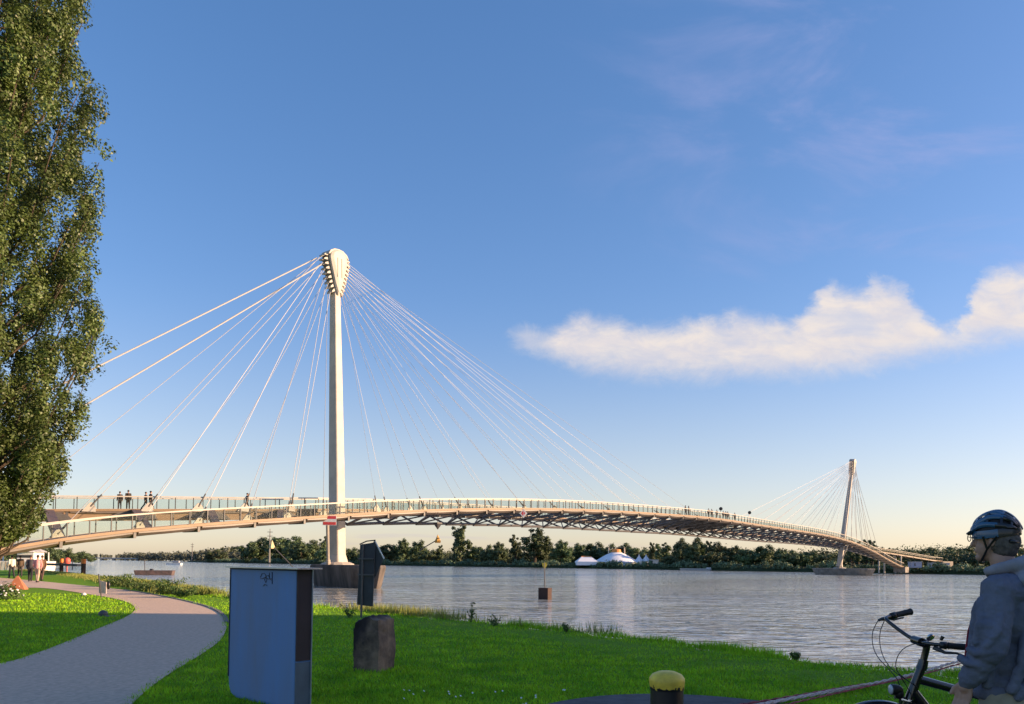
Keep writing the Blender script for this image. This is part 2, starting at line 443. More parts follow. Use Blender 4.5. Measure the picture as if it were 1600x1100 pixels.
# ------------------------------------------------------------------ footbridge
P0 = at(532, 870, 86.0); P0.z = 0
P1 = at(1314, 870, 238.0); P1.z = 0
AX = (P1 - P0).normalized(); LEN = (P1 - P0).length
NV = Vector((AX.y, -AX.x, 0))              # towards the camera's side of the bridge
def uv(u, v): return P0 + AX * u + NV * v
def vA(u): return 3.4 + .6 * max(0, -u / 60)
def vB(u):
    v = -4.2
    if u < 0: v -= 7.5 * min(1, (-u / 30)) ** 1.3
    elif u < LEN: v -= 4.0 * math.sin(math.pi * u / LEN)
    elif u > LEN + 45: v += 13 * ((u - LEN - 45) / 50) ** 1.2
    return v
A_tab = [(-60,868),(0,846),(100,835),(200,827),(300,818),(400,812),(500,806.5),(540,803),(630,797),(700,795),(800,794),(900,795.5),(1000,801),(1100,808),(1180,820),(1220,826),(1260,831.5),(1300,839),(1330,848),(1360,861),(1380,873),(1405,886)]
B_tab = [(-60,799),(0,796),(80,796),(200,796.5),(300,797),(400,797),(500,796),(560,795),(600,797),(700,801),(780,804.5),(860,809),(1000,818),(1100,827),(1200,838),(1280,847.5),(1320,853),(1345,857),(1370,861.5),(1400,866),(1430,871),(1465,877)]
def fit(tab, vf, umin, umax, deg):
    us, zs = [], []
    for px, py in tab:
        # intersect the ray's ground trace with the plan curve
        lo, hi = umin - 40, umax + 40
        def g(u):
            p = uv(u, vf(u)); p.z = EYE + 4
            return px_of(p)[0] - px
        for _ in range(50):
            mid_ = (lo + hi) / 2
            if g(mid_) < 0: lo = mid_
            else: hi = mid_
        u = (lo + hi) / 2; p = uv(u, vf(u))
        us.append(u); zs.append(at(px, py, p.y).z)
    return np.array(us), np.array(zs)
uA, zA = fit(A_tab, vA, -45, LEN + 85, 6)
uB, zB = fit(B_tab, vB, -45, LEN + 110, 6)
def smooth_curve(us, zs, s=7.0):
    g = np.arange(us.min() - 60, us.max() + 20, 1.0); zi = np.interp(g, us, zs)
    # extrapolate left end linearly
    m = g < us.min(); sl_ = (zs[2] - zs[0]) / (us[2] - us[0]); zi[m] = zs[0] + (g[m] - us.min()) * sl_
    k = np.exp(-.5 * (np.arange(-25, 26) / s) ** 2); k /= k.sum()
    zp = np.pad(zi, 25, mode='edge'); return g, np.convolve(zp, k, 'valid')
gA, sA = smooth_curve(uA, zA, 6); gB, sB = smooth_curve(uB, zB, 6)
def hA(u): return float(np.interp(u, gA, sA))
def hB(u): return float(np.interp(u, gB, sB))
print('LEN', LEN, 'A z:', [(round(u), round(hA(u), 1)) for u in (-40, -20, 0, 30, 60, 100, 140, 170, LEN, LEN + 40, LEN + 70)], 'B z:', [(round(u), round(hB(u), 1)) for u in (-40, -20, 0, 30, 60, 100, 140, 170, LEN, LEN + 40, LEN + 90)])
A_U = (-42.0, float(uA.max()) + 1); B_U = (-75.0, float(uB.max()) + 1)
def frame(vf, hf, u):
    p = uv(u, vf(u)); q = uv(u + .5, vf(u + .5)); t = (q - p).normalized()
    n = Vector((t.y, -t.x, 0)); p.z = hf(u); return p, n, t
def sweep(mb, vf, hf, prof, u0, u1, step=2.0, mi=0):
    n = int((u1 - u0) / step); rings = []
    for i in range(n + 1):
        p, nn, _ = frame(vf, hf, u0 + (u1 - u0) * i / n)
        rings.append([p + nn * a + Vector((0, 0, z)) for a, z in prof])
    mb.loft(rings, mi)
bridge = empty('footbridge', uv(0, 0) + Vector((0, 0, WATER_Z)), 'long cable-stayed footbridge with two curved glass-railed walkways crossing the wide river', 'bridge')
def near_first(items, cap):
    """items: (distance, MB-filler). the nearest cap become parts of their own"""
    items = sorted(items, key=lambda t: t[0]); return items[:cap], items[cap:]
SIDE_ITEMS = {'post': [], 'pod': [], 'crossbeam': []}
def walkway(vf, hf, U, hw):
    b = MB(); sweep(b, vf, hf, [(-hw, 0), (-hw, -.16), (hw, -.16), (hw, 0)], *U)
    b.build('walkway_deck', deck_m, bridge)
    b = MB(); sweep(b, vf, hf, [(-hw + .12, -.163), (-hw + .18, -.40), (-hw * .5, -.60), (hw * .5, -.60), (hw - .18, -.40), (hw - .12, -.163)], *U)
    auto(b.build('girder', girder_m, bridge))
    for s in (-1, 1):
        b = MB(); sweep(b, vf, hf, [(s * hw - .07, -.20), (s * hw - .05, .03), (s * hw + .05, .03), (s * hw + .03, -.20)], *U)
        b.build('edge_beam', girder_m, bridge)
        b = MB(); sweep(b, vf, hf, [(s * hw - .06, 1.16), (s * hw - .06, 1.28), (s * hw + .07, 1.28), (s * hw + .07, 1.16)], *U)
        b.build('handrail', steel_w, bridge)
        b = MB(); sweep(b, vf, hf, [(s * (hw - .05) - .006, .10), (s * (hw - .05) - .006, 1.12), (s * (hw - .05) + .006, 1.12), (s * (hw - .05) + .006, .10)], *U)
        b.build('glass_balustrade', glass, bridge)
    step = 5.6; n = int((U[1] - U[0]) / step)
    for i in range(n):
        u0 = U[0] + i * step
        for s in (-1, 1):
            rings = []
            for k in range(8):
                f = k / 7; d = .24 * math.sin(math.pi * (0.14 + .72 * f)) ** .6
                p, nn, _ = frame(vf, hf, u0 + .25 + (step - .5) * f)
                rings.append([p + nn * (s * a) + Vector((0, 0, z)) for a, z in ((hw - .22, -.30), (hw + .0, -.22), (hw + .02, -.24 - d * .6), (hw - .25, -.32 - d * 1.15), (hw - .5, -.30 - d))])
            SIDE_ITEMS['pod'].append((p.length - s * 3, rings))
        p, nn, t = frame(vf, hf, u0)
        SIDE_ITEMS['crossbeam'].append((p.length, (p + Vector((0, 0, -.45)), (.22, hw * 2 - .2, .50), math.atan2(t.y, t.x))))
    for s in (-1, 1):
        u = U[0]
        while u < U[1]:
            p, nn, t = frame(vf, hf, u); q = p + nn * s * hw
            SIDE_ITEMS['post'].append((p.length - s * 3, (q + Vector((0, 0, .60)), (.07, .09, 1.14), math.atan2(t.y, t.x)))); u += 1.65
def flush():
    for kind, nm, m_ in (('post', 'railing_post', steel_d), ('crossbeam', 'crossbeam', steel_g)):
        a, r = near_first(SIDE_ITEMS[kind], 100)
        for _, it in a: b = MB(); b.box(*it); b.build(nm, m_, bridge)
        if r:
            b = MB()
            for _, it in r: b.box(*it)
            tag(b.build(nm, m_, bridge), kind='stuff')
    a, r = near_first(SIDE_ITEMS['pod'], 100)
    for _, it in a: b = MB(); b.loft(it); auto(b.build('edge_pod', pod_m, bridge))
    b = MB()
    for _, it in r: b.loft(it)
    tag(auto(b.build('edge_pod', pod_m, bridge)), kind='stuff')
HW = 1.35
walkway(vA, hA, A_U, HW); walkway(vB, hB, B_U, HW); flush()
b = MB(); sweep(b, vB, hB, [(HW - .28, -.3), (HW - .28, -1.12), (HW - .2, -1.12), (HW - .1, -.3)], -75.0, 12.0)
b.build('web_plate', girder_m, bridge)
# frames joining the two walkways
u = -38.0; i = 0
while u < LEN + 62:
    pa, na, _ = frame(vA, hA, u); pb, nb, _ = frame(vB, hB, u)
    a0 = pa - na * (HW - .3) + Vector((0, 0, -.5)); b0 = pb + nb * (HW - .3) + Vector((0, 0, -.5))
    if u < -4:
        if False:
            b = MB(); b.tube([b0 - AX * 1.4 + Vector((0, 0, .15)), b0.lerp(a0, .5) + AX * .2, a0 + AX * 1.3 + Vector((0, 0, .25))], [.34, .30, .42], 4)
            b.build('inclined_leg', steel_g, bridge)
            b = MB(); b.box((b0 - nb * .6) + Vector((0, 0, -.25)), (3.4, 1.6, .35), math.atan2(AX.y, AX.x)); b.build('haunch', steel_g, bridge)
    else:
        b = MB(); b.tube([a0, b0], [.15, .15], 4)
        pn, nn2, _ = frame(vB, hB, u + 5.6); bn = pn + nn2 * (HW - .3) + Vector((0, 0, -.5))
        pn2, nn3, _ = frame(vA, hA, u + 5.6); an = pn2 - nn3 * (HW - .3) + Vector((0, 0, -.5))
        dn_ = 1.0 + 1.2 * max(0.0, math.sin(math.pi * u / LEN)) if u < LEN else 1.0
        low_ = a0.lerp(b0, .5) + Vector((0, 0, -dn_)); lown = an.lerp(bn, .5) + Vector((0, 0, -dn_))
        b.tube([a0, low_, b0], [.12, .16, .12], 5); b.tube([low_, lown], .2, 6)
        if i % 2: b.tube([a0, bn], .09, 5)
        else: b.tube([b0, an], .09, 5)
        b.tube([low_, an], .09, 5); b.tube([low_, bn], .09, 5)
        b.build('truss_bay', steel_g, bridge)
    u += 5.6; i += 1
def deck_u(px, vf):
    lo, hi = -70, LEN
    for _ in range(50):
        m = (lo + hi) / 2; p = uv(m, vf(m)); p.z = 5
        if px_of(p)[0] < px: lo = m
        else: hi = m
    return (lo + hi) / 2
for pb_, pa_ in ((74, 108), (208, 246), (322, 352), (430, 452)):
    p1, n1_, t1 = frame(vB, hB, deck_u(pb_, vB)); p2, n2_, t2 = frame(vA, hA, deck_u(pa_, vA))
    q1 = p1 + n1_ * (HW + .1) + Vector((0, 0, -.05)); q2 = p2 - n2_ * (HW + .1) + Vector((0, 0, -.05)); w_ = .42
    b = MB(); b.loft([[q1 - t1 * w_, q1 + t1 * w_, q1 + t1 * w_ - Vector((0, 0, .5)), q1 - t1 * w_ - Vector((0, 0, .5))], [q2 - t2 * w_, q2 + t2 * w_, q2 + t2 * w_ - Vector((0, 0, .4)), q2 - t2 * w_ - Vector((0, 0, .4))]])
    b.build('inclined_leg', mat('leg_paint', (.13, .09, .075), .6) if 'leg_paint' not in MATS else MATS['leg_paint'], bridge)
    b = MB(); hp = [(-2.6, -.95), (-1.6, -.45), (-.2, -.25), (1.0, -.3), (1.6, -.55), (2.0, -.95)]
    b.prism(hp, p1 + n1_ * (HW - .1), t1, Vector((0, 0, 1)), n1_, .5); b.build('haunch', steel_g, bridge)
# central belvedere plate linking both decks
b = MB(); rings = []
for k in range(13):
    u = LEN / 2 - 12 + 2 * k; pa, na, _ = frame(vA, hA, u); pb, nb, _ = frame(vB, hB, u)
    q0 = pa - na * (HW + .02); q1 = pb + nb * (HW + .02)
    rings.append([q0 + Vector((0, 0, -.05)), q0 + Vector((0, 0, -.2)), q1 + Vector((0, 0, -.2)), q1 + Vector((0, 0, -.05))])
b.loft(rings); b.build('viewing_platform', steel_g, bridge)

# pylons
def find_top(base, direc, px, py, k0, k1):
    def g(k):
        q = base + direc * k
        lo, hi = 10, 60
        for _ in range(40):
            m = (lo + hi) / 2; t_ = Vector((q.x, q.y, m))
            if px_of(t_)[1] > py: lo = m
            else: hi = m
        return Vector((q.x, q.y, (lo + hi) / 2))
    lo, hi = k0, k1
    s = 1 if px_of(g(k1))[0] > px_of(g(k0))[0] else -1
    for _ in range(50):
        m = (lo + hi) / 2
        if s * (px_of(g(m))[0] - px) < 0: lo = m
        else: hi = m
    return g((lo + hi) / 2)
base0 = uv(0, -.5); base0.z = 1.2
base1 = uv(LEN, -.5); base1.z = 1.2
top0 = find_top(base0, -AX, 523, 393, 0, 12)
top1 = find_top(base1, Vector((.93, .36, 0)).normalized(), 1333, 718, 0, 20)
print('tops', base0, top0, base1, top1, 'leans', (top0 - base0).xy.length, (top1 - base1).xy.length)
def pylon(base, topp, cells):
    root = MB(); ax = (topp - base).normalized(); H = (topp - base).length
    ex = AX - ax * AX.dot(ax); ex.normalize(); ey = ax.cross(ex)
    # column with a faceted section: an edge faces the near bank
    rings = []
    for f, r in ((0, 1.2), (.015, 1.08), (.03, .92), (.3, .86), (.6, .72), (.84, .58), (.93, .5)):
        c = base + ax * H * f
        th = math.radians(-16)
        ring = []
        for k in range(8):
            a = th + math.pi / 4 * k + math.pi / 8 * (1 if k % 2 else -1) * .72
            ring.append(c + (ex * math.cos(a) + ey * math.sin(a)) * r)
        rings.append(ring)
    root.loft(rings); col_ = bevel(root.build('pylon_column', steel_w, bridge), .05, 1)
    # head: leaf shaped cheek plates round a core
    W = 1.58; hh = 5.9
    prof_w = lambda z: float(np.interp(z, [-hh, -5.2, -4.4, -3.2, -2.1, -1.2, -.6, -.2, 0], [.12, .42, .70, 1.02, 1.32, 1.50, 1.32, .85, .30]))
    zs_ = [-hh, -5.2, -4.4, -3.2, -2.1, -1.2, -.6, -.2, 0]
    core = [(prof_w(z) * .72, z) for z in zs_]
    h = MB(); h.prism([(-a, z) for a, z in core] + [(a, z) for a, z in reversed(core)], topp, ex, ax, ey, 1.25)
    # faceted cheeks either side: a proud leaf shaped shield, thinner towards its rim
    for s in (-1, 1):
        rings = []
        for k_, off in ((1.0, .60), (.9, .76), (.62, .86)):
            pts_ = [(-prof_w(z) * .86 * k_, z * (1 if k_ == 1 else .9 * k_ + .1) - (1 - k_) * .6) for z in zs_] + [(prof_w(z) * .86 * k_, z * (1 if k_ == 1 else .9 * k_ + .1) - (1 - k_) * .6) for z in reversed(zs_)]
            rings.append([topp + ex * a + ax * z + ey * (s * off) for a, z in pts_])
        h.loft(rings)
    # radiating fins, one for every cable, splaying out of the shield like a crown
    for s in (-1, 1):
        for j in range(9):
            f = j / 8; z = -.9 - 4.3 * f; w = prof_w(z)
            for t_ in (-.42, .42):
                h.prism([(s * w * .45, z + .55), (s * (w + .34), z - .02 - .25 * f), (s * (w + .40), z - .20 - .35 * f), (s * w * .5, z - .15)], topp + ey * t_, ex, ax, ey, .10)
            h.prism([(s * (w + .10), z - .02), (s * (w + .46), z - .16 - .3 * f), (s * (w + .42), z - .34 - .3 * f), (s * (w + .06), z - .18)], topp, ex, ax, ey, .5)
    h.prism([(-1.42, -.9), (-1.15, -.35), (-.6, .02), (0, .10), (.6, .02), (1.15, -.35), (1.42, -.9), (1.25, -.9), (.95, -.5), (.5, -.2), (0, -.12), (-.5, -.2), (-.95, -.5), (-1.25, -.9)], topp, ex, ax, ey, 1.5)
    for i_, v_ in enumerate(h.v):
        d_ = Vector(v_) - topp; a_ = d_.dot(ax); h.v[i_] = tuple(topp + d_ - ax * a_ * .15)
    hd = bevel(h.build('pylon_head', steel_w, bridge), .03, 1)
    g = MB()
    for s in (-1, 1):
        for a, l in ((-.28, 2.5), (.28, 2.5)):
            g.box(topp + ex * a - ax * (.95 + l * .43) + ey * s * .872, (.09, .02, l * .85), M=Matrix((ex, ey, ax)).transposed())
    sl2 = g.build('slot', steel_d, hd)
    return ex, ax, ey
cab = [0]
def cable(p, q, r):
    c = MB(); c.tube([p, q], r, 6); o = c.build('stay_cable', cable_m, bridge); auto(o, 60); cab[0] += 1; return o
def stays(topp, ex, ax, ey, ub, sgn, positions, vf, hf, side, r=.042):
    n = len(positions)
    for j, u in enumerate(positions):
        f = 1 - j / max(1, n - 1)              # outermost cable from the top lug
        z = -.9 - 4.3 * f; w = float(np.interp(z, [-5.2, -4.4, -3.2, -2.1, -1.2, -.6], [.42, .70, 1.02, 1.32, 1.5, 1.32])) + .42
        p = topp + ex * (sgn * w) + ax * (z - .30) * .85 + ey * (-side * .25)
        q0, nn, t = frame(vf, hf, u)
        q = q0 + nn * (side * (HW + .12)) + Vector((0, 0, .25))
        co = cable(p, q, r)
        d = (p - q).normalized()
        sock = MB(); sock.tube([q, q + d * 1.5], [.10, .07], 6); sock.build('socket', steel_g, co)
        anch = MB(); anch.prism([(-.75, -.35), (.45, -.35), (.45, .1), (.12, .55), (-.1, .5)] if sgn < 0 else [(.75, -.35), (-.45, -.35), (-.45, .1), (-.12, .55), (.1, .5)], q - Vector((0, 0, .15)), t, Vector((0, 0, 1)), nn, .12); anch.build('anchor_plate', steel_w, bridge)
ex0, ax0, ey0 = pylon(base0, top0, 0)
ex1, ax1, ey1 = pylon(base1, top1, 1)
right = [5, 11, 17.5, 24, 31, 38.5, 46, 54, 62.5, 71, 80, 88]
stays(top0, ex0, ax0, ey0, 0, 1, right, vA, hA, -1, .020)
stays(top0, ex0, ax0, ey0, 0, 1, [u + 3 for u in right], vB, hB, 1, .017)
stays(top0, ex0, ax0, ey0, 0, -1, [-4, -8.5, -13, -18, -23.5, -30], vA, hA, -1, .028)
stays(top0, ex0, ax0, ey0, 0, -1, [-4, -9, -13.5, -18, -22.8, -29], vB, hB, 1, .028)
# two heavy backstays running down to the bank behind the poplar
for zz, py_, sy in ((-1.0, 575, .45), (-1.9, 624, -.3)):
    p = top0 - ex0 * 2.1 + ax0 * (zz - .2) + ey0 * sy
    d0 = ray(148, py_)
    # end point on the bank, at the left of the frame
    best = at(148, py_, 71.0)
    q = p + (best - p) * 2.15
    c = MB(); c.tube([p, q], .075, 8); c.build('backstay', cable_m, bridge)
far_l = [LEN - u for u in (4, 10, 16, 22.5, 29, 36, 43.5, 51, 59, 67, 75)]
stays(top1, ex1, ax1, ey1, LEN, -1, far_l, vA, hA, -1, .035)
stays(top1, ex1, ax1, ey1, LEN, -1, [u - 3 for u in far_l], vB, hB, 1, .035)
far_r = [LEN + u for u in (5, 11, 17.5, 25, 33, 41)]
stays(top1, ex1, ax1, ey1, LEN, 1, far_r, vA, hA, -1, .05)
stays(top1, ex1, ax1, ey1, LEN, 1, [u + 4 for u in far_r], vB, hB, 1, .06)
# slanted props from the piers
for base, s, ub in ((base0, -1, 0), (base1, -1, LEN)):
    m = MB(); q = frame(vA, hA, ub - 4.6)[0] + Vector((0, 0, -.55)); foot = base + AX * (-1.6) + NV * .4 + Vector((0, 0, .1))
    m.tube([foot, q], [.15, .17], 8); m.tube([foot - Vector((0, 0, .4)), foot + (q - foot).normalized() * .6], [.3, .22], 8)
    auto(m.build('inclined_prop', steel_w, bridge))
# piers: boat shaped, running with the current
RD = Vector((-.64, .768, 0)); RP = Vector((.768, .64, 0))
def pier(c, L, W, top_z, mt, d):
    m = MB(); rings = []
    for z, k, kl in ((-6, .80, .88), (WATER_Z - .1, .82, .90), (WATER_Z + .5, .88, .93), (top_z - .25, 1, 1), (top_z, .97, .99)):
        ring = []
        for sx, sy in ((-1, 0), (-.86, -.6), (-.66, -1), (.6, -1), (.82, -.62), (1, 0), (.82, .62), (.6, 1), (-.66, 1), (-.86, .6)):
            p = c + d * (sx * L / 2 * kl) + Vector((-d.y, d.x, 0)) * (sy * W / 2 * k); ring.append(Vector((p.x, p.y, z)))
        rings.append(ring)
    m.loft(rings); o = m.build('pier', mt, bridge); bevel(o, .06, 2)
pier(uv(0, .5) + RD * -.6, 15.0, 4.2, 1.15, concrete_dirty, RD)
pier(uv(LEN, .5), 20, 6.0, .8, concrete, RD)
# bases under the columns
for ub in (0, LEN):
    m = MB(); m.lathe([(1.9, 0), (1.8, .12), (1.35, .3)], uv(ub, -.5) + Vector((0, 0, 1.15 if ub == 0 else .8)), 12); m.build('column_base', steel_w, bridge)
# supports of the far ramps
for uu in (LEN + 58, LEN + 70):
    p, n, t = frame(vB, hB, uu)
    for s in (-1, 1): m = MB(); m.tube([Vector((p.x, p.y, -1)) + n * s * 1.0, p + n * s * 1.0 + Vector((0, 0, -.55))], .3, 8); m.build('ramp_column', steel_w, bridge)
m = MB()
p, n, t = frame(vA, hA, A_U[1]); m.box(p + t * 2 + Vector((0, 0, -1.2)), (6, 4, 2.1), math.atan2(t.y, t.x)); m.build('abutment', concrete, bridge); m = MB()
p, n, t = frame(vB, hB, B_U[1]); m.box(p + t * 3 + Vector((0, 0, -1.2)), (8, 4, 2.1), math.atan2(t.y, t.x))
m.build('abutment', concrete, bridge)
print('cables', cab[0])
from mathutils import noise as mnoise
# ------------------------------------------------------------------ foliage
def leaf_cards(name, P, N, size, material, parent=None, aspect=.6, loc=(0, 0, 0), jitter=.35, smooth=False):
    """P (n,3) centres, N (n,3) rough facing, size (n,) -> rhombus leaves in one mesh"""
    n = len(P)
    N = N + rng.normal(0, jitter, (n, 3)); N /= np.linalg.norm(N, axis=1, keepdims=True) + 1e-9
    r = rng.normal(0, 1, (n, 3)); T = np.cross(N, r); T /= np.linalg.norm(T, axis=1, keepdims=True) + 1e-9
    B = np.cross(N, T)
    s = size[:, None]
    V = np.empty((n, 4, 3))
    V[:, 0] = P - T * s; V[:, 1] = P - B * s * aspect; V[:, 2] = P + T * s; V[:, 3] = P + B * s * aspect
    V[:, 2] += N * s * .25
    me = bpy.data.meshes.new(name)
    me.vertices.add(n * 4); me.vertices.foreach_set('co', V.reshape(-1))
    me.loops.add(n * 4); me.loops.foreach_set('vertex_index', np.arange(n * 4, dtype=np.int32))
    me.polygons.add(n); me.polygons.foreach_set('loop_start', np.arange(0, n * 4, 4, dtype=np.int32))
    me.polygons.foreach_set('loop_total', np.full(n, 4, dtype=np.int32))
    me.materials.append(material); me.update(calc_edges=True); me.validate()
    return link(name, me, parent, loc)
def rand_dirs(n):
    v = rng.normal(0, 1, (n, 3)); return v / np.linalg.norm(v, axis=1, keepdims=True)
def copy_thing(root, loc, scale=(1, 1, 1), rz=0.0, label=None, group=None):
    r = root.copy(); COL.objects.link(r); r.location = loc; r.scale = scale; r.rotation_euler = (0, 0, rz)
    if label: r['label'] = label
    if group: r['group'] = group
    for ch in root.children:
        k = ch.copy(); COL.objects.link(k); k.parent = r
        for g in ch.children:
            d = g.copy(); COL.objects.link(d); d.parent = k
    return r

# --- the tall poplar on the left, traced by its right-hand outline at its own distance
TY = 30.0
tree_x = at(-62, 860, TY).x
outl = [(-60,138),(0,138),(60,140),(100,141),(145,152),(170,142),(200,128),(218,172),(240,186),(262,180),(300,166),(330,146),(350,128),(372,140),(400,158),(440,166),(470,178),(500,170),(515,150),(530,134),(545,150),(600,150),(640,138),(690,124),(745,115),(768,80),(800,66),(830,50),(850,14),(866,-30)]
zz_, rr_ = [], []
for py, px in outl:
    p = at(px, py, TY); zz_.append(p.z); rr_.append((p.x - tree_x) * (1 - .11 * min(1, max(0, (py - 520) / 120))))
zz_, rr_ = np.array(zz_[::-1]), np.array(rr_[::-1])
H_T = zz_[-1] + 7
def r_at(z): return np.where(z > zz_[-1], np.interp(z, [zz_[-1], H_T], [rr_[-1], .3]), np.interp(z, zz_, rr_))
poplar = empty('poplar_tree', (tree_x, TY, 0), 'very tall leafy poplar with dense olive-green foliage at the left edge', 'tree')
b = MB()
b.tube([(tree_x, TY, -.2), (tree_x + .1, TY, 1.2), (tree_x, TY, 8), (tree_x + .3, TY, 18), (tree_x, TY, H_T - 3)], [.75, .55, .45, .28, .05], 12)
tips = []
NB = 190
for i in range(NB):
    z = zz_[0] + .4 + (H_T - 1.0 - zz_[0]) * (i + random.random()) / NB
    a = i * 2.39996 + random.uniform(-.3, .3)
    r = float(r_at(z)); var_ = 1.0
    ca, sa = math.cos(a), math.sin(a)
    if ca < .5: r = r * .35 + 3.6 * .65 * random.uniform(.85, 1.12)
    r = max(.5, r)
    rise = min(z - .8, 2.2 + r * .8)
    p0 = Vector((tree_x, TY, max(.8, z - rise))); p2 = Vector((tree_x + ca * r * .86, TY + sa * r * .80, z))
    p1 = p0.lerp(p2, .5) + Vector((ca * r * .12 + random.uniform(-.25, .25), sa * r * .12 + random.uniform(-.25, .25), -rise * .12))
    b.tube([p0, p1, p2], [.07, .04, .012], 5, cap=False)
    tips.append((p0, p1, p2, r))
auto(b.build('trunk', bark, poplar), 60)
PP, NN, SS = [], [], []
for (p0, p1, p2, r) in tips:
    nclump = 16
    for j in range(nclump):
        f = .30 + .70 * (j / (nclump - 1)) ** .75
        c = (p0.lerp(p1, f * 2) if f < .5 else p1.lerp(p2, f * 2 - 1))
        c = c + Vector(rng.normal(0, .22 + .1 * f, 3)); c.z += random.uniform(-.2, .9)
        if mnoise.noise(Vector((c.x * .55, c.y * .55, c.z * .42))) < -.36: continue
        rad = random.uniform(.24, .58)
        m = int(200 * (rad / .45) ** 2)
        d = rand_dirs(m); q = np.array(c)[None, :] + d * (rad * rng.uniform(.45, 1.05, (m, 1))) * np.array([.85, .85, 1.35])
        # trim to the outline
        rad_xy = np.hypot(q[:, 0] - tree_x, q[:, 1] - TY)
        keep = (rad_xy < np.maximum(r_at(q[:, 2]) * 1.0, 3.2 * (q[:, 0] < tree_x + 1.5) * (q[:, 2] > zz_[0] + 2.5)) * rng.uniform(.9, 1.06, m)) & (q[:, 2] > zz_[0] - .3)
        q, d = q[keep], d[keep]
        PP.append(q); NN.append(d + np.array([0, 0, .4])); SS.append(rng.uniform(.032, .078, len(q)))
PP, NN, SS = np.concatenate(PP), np.concatenate(NN), np.concatenate(SS)
print('poplar leaves', len(PP))
leaf_cards('foliage', PP - np.array([tree_x, TY, 0]), NN, SS, leaf_poplar, poplar, aspect=.7, jitter=.32)

# --- far tree prototypes (metres, unit height 10)
def far_tree(name, label, kind, seed):
    rg = random.Random(seed)
    t = empty(name, (0, 0, -200), label, 'tree')
    b = MB(); C = []
    if kind == 'round': ncl, spread, zc, rz_ = 64, 3.9, 5.0, 4.6
    elif kind == 'tall': ncl, spread, zc, rz_ = 56, 2.6, 5.3, 4.7
    elif kind == 'poplar': ncl, spread, zc, rz_ = 34, 1.15, 5.4, 4.6
    else: ncl, spread, zc, rz_ = 46, 4.6, 3.3, 3.4
    b.tube([(0, 0, -.8), (.1, 0, 2), (0, .1, zc), (0, 0, zc + rz_ * .6)], [.35, .26, .16, .03], 6)
    P_, N_, S_l = [], [], []
    for i in range(ncl):
        th = rg.uniform(0, 2 * math.pi); ph = math.asin(rg.uniform(-1, 1)); k = rg.uniform(.35, .95) if kind != 'tall' else rg.uniform(.15, 1.0)
        c = Vector((math.cos(th) * math.cos(ph) * spread * k, math.sin(th) * math.cos(ph) * spread * k, zc + math.sin(ph) * rz_ * k))
        if kind == 'tall': c.x *= 1.25 - .05 * c.z; c.y *= 1.25 - .05 * c.z
        rad = rg.uniform(.45, 1.05) * (1 if kind != 'poplar' else .6) * (.75 if kind == 'tall' else 1)
        if i % 3 == 0: b.tube([(0, 0, max(.5, c.z * .5)), c], [.09, .02], 4, cap=False)
        m = int(150 * rad * rad) + 40
        d = rand_dirs(m)
        P_.append(np.array(c)[None, :] + d * (rad * rng.uniform(.25, 1.35, (m, 1)))); N_.append(d); S_l.append(rng.uniform(.15, .30, m))
    b.build('trunk', bark, t, local=True)
    leaf_cards('crown', np.concatenate(P_), np.concatenate(N_), np.concatenate(S_l), leaf_far, t, aspect=.75)
    return t
protos = {}
for k_, nm, n_ in (('round', 'broadleaf_tree', 3), ('tall', 'slender_tree', 2), ('poplar', 'columnar_tree', 2), ('bushy', 'spreading_tree', 3)):
    protos[k_] = [far_tree(nm, '', k_, 100 + 7 * i + len(nm)) for i in range(n_)]
def far_bank_z(p): return .4
def bank_Y(px):
    """depth of the far bank's water line seen at this column"""
    best = None
    for a_, c_ in zip(fb[:-1], fb[1:]):
        for k in range(41):
            p = a_.lerp(c_, k / 40); p = Vector((p.x, p.y, WATER_Z))
            if p.y < 60: continue
            d = abs(px_of(p)[0] - px)
            if best is None or d < best[0]: best = (d, p.y)
    return best[1]
used_proto = set()
def put_tree(kind, px, top_py, w_px, dY, label, group):
    Y = bank_Y(px) + dY
    z0 = .5; tp_ = at(px, top_py, Y); h = max(3.0, tp_.z - z0)
    ws = w_px * Y / 1250.0
    base_w = {'round': 8.6, 'tall': 6.0, 'poplar': 3.0, 'bushy': 10.0}[kind]
    kk = random.choice(range(len(protos[kind]))); pr = protos[kind][kk]
    top_h = {'round': 10.2, 'tall': 10.6, 'poplar': 10.4, 'bushy': 7.4}[kind]
    sc = (ws / base_w, ws / base_w, h / top_h); loc = (tp_.x, Y, z0); rz = random.uniform(0, 6.28)
    key = (kind, kk)
    if key not in used_proto:
        used_proto.add(key); pr.location = loc; pr.scale = sc; pr.rotation_euler = (0, 0, rz); pr['label'] = label; pr['group'] = group; return pr
    return copy_thing(pr, loc, sc, rz, label, group)
ORD = ['first', 'second', 'third', 'fourth', 'fifth', 'sixth', 'seventh', 'eighth', 'ninth', 'tenth', 'eleventh', 'twelfth', 'thirteenth', 'fourteenth']
LOOK = {'round': 'rounded dark green tree', 'tall': 'tall open-crowned tree', 'poplar': 'slim upright poplar', 'bushy': 'low broad dark tree'}
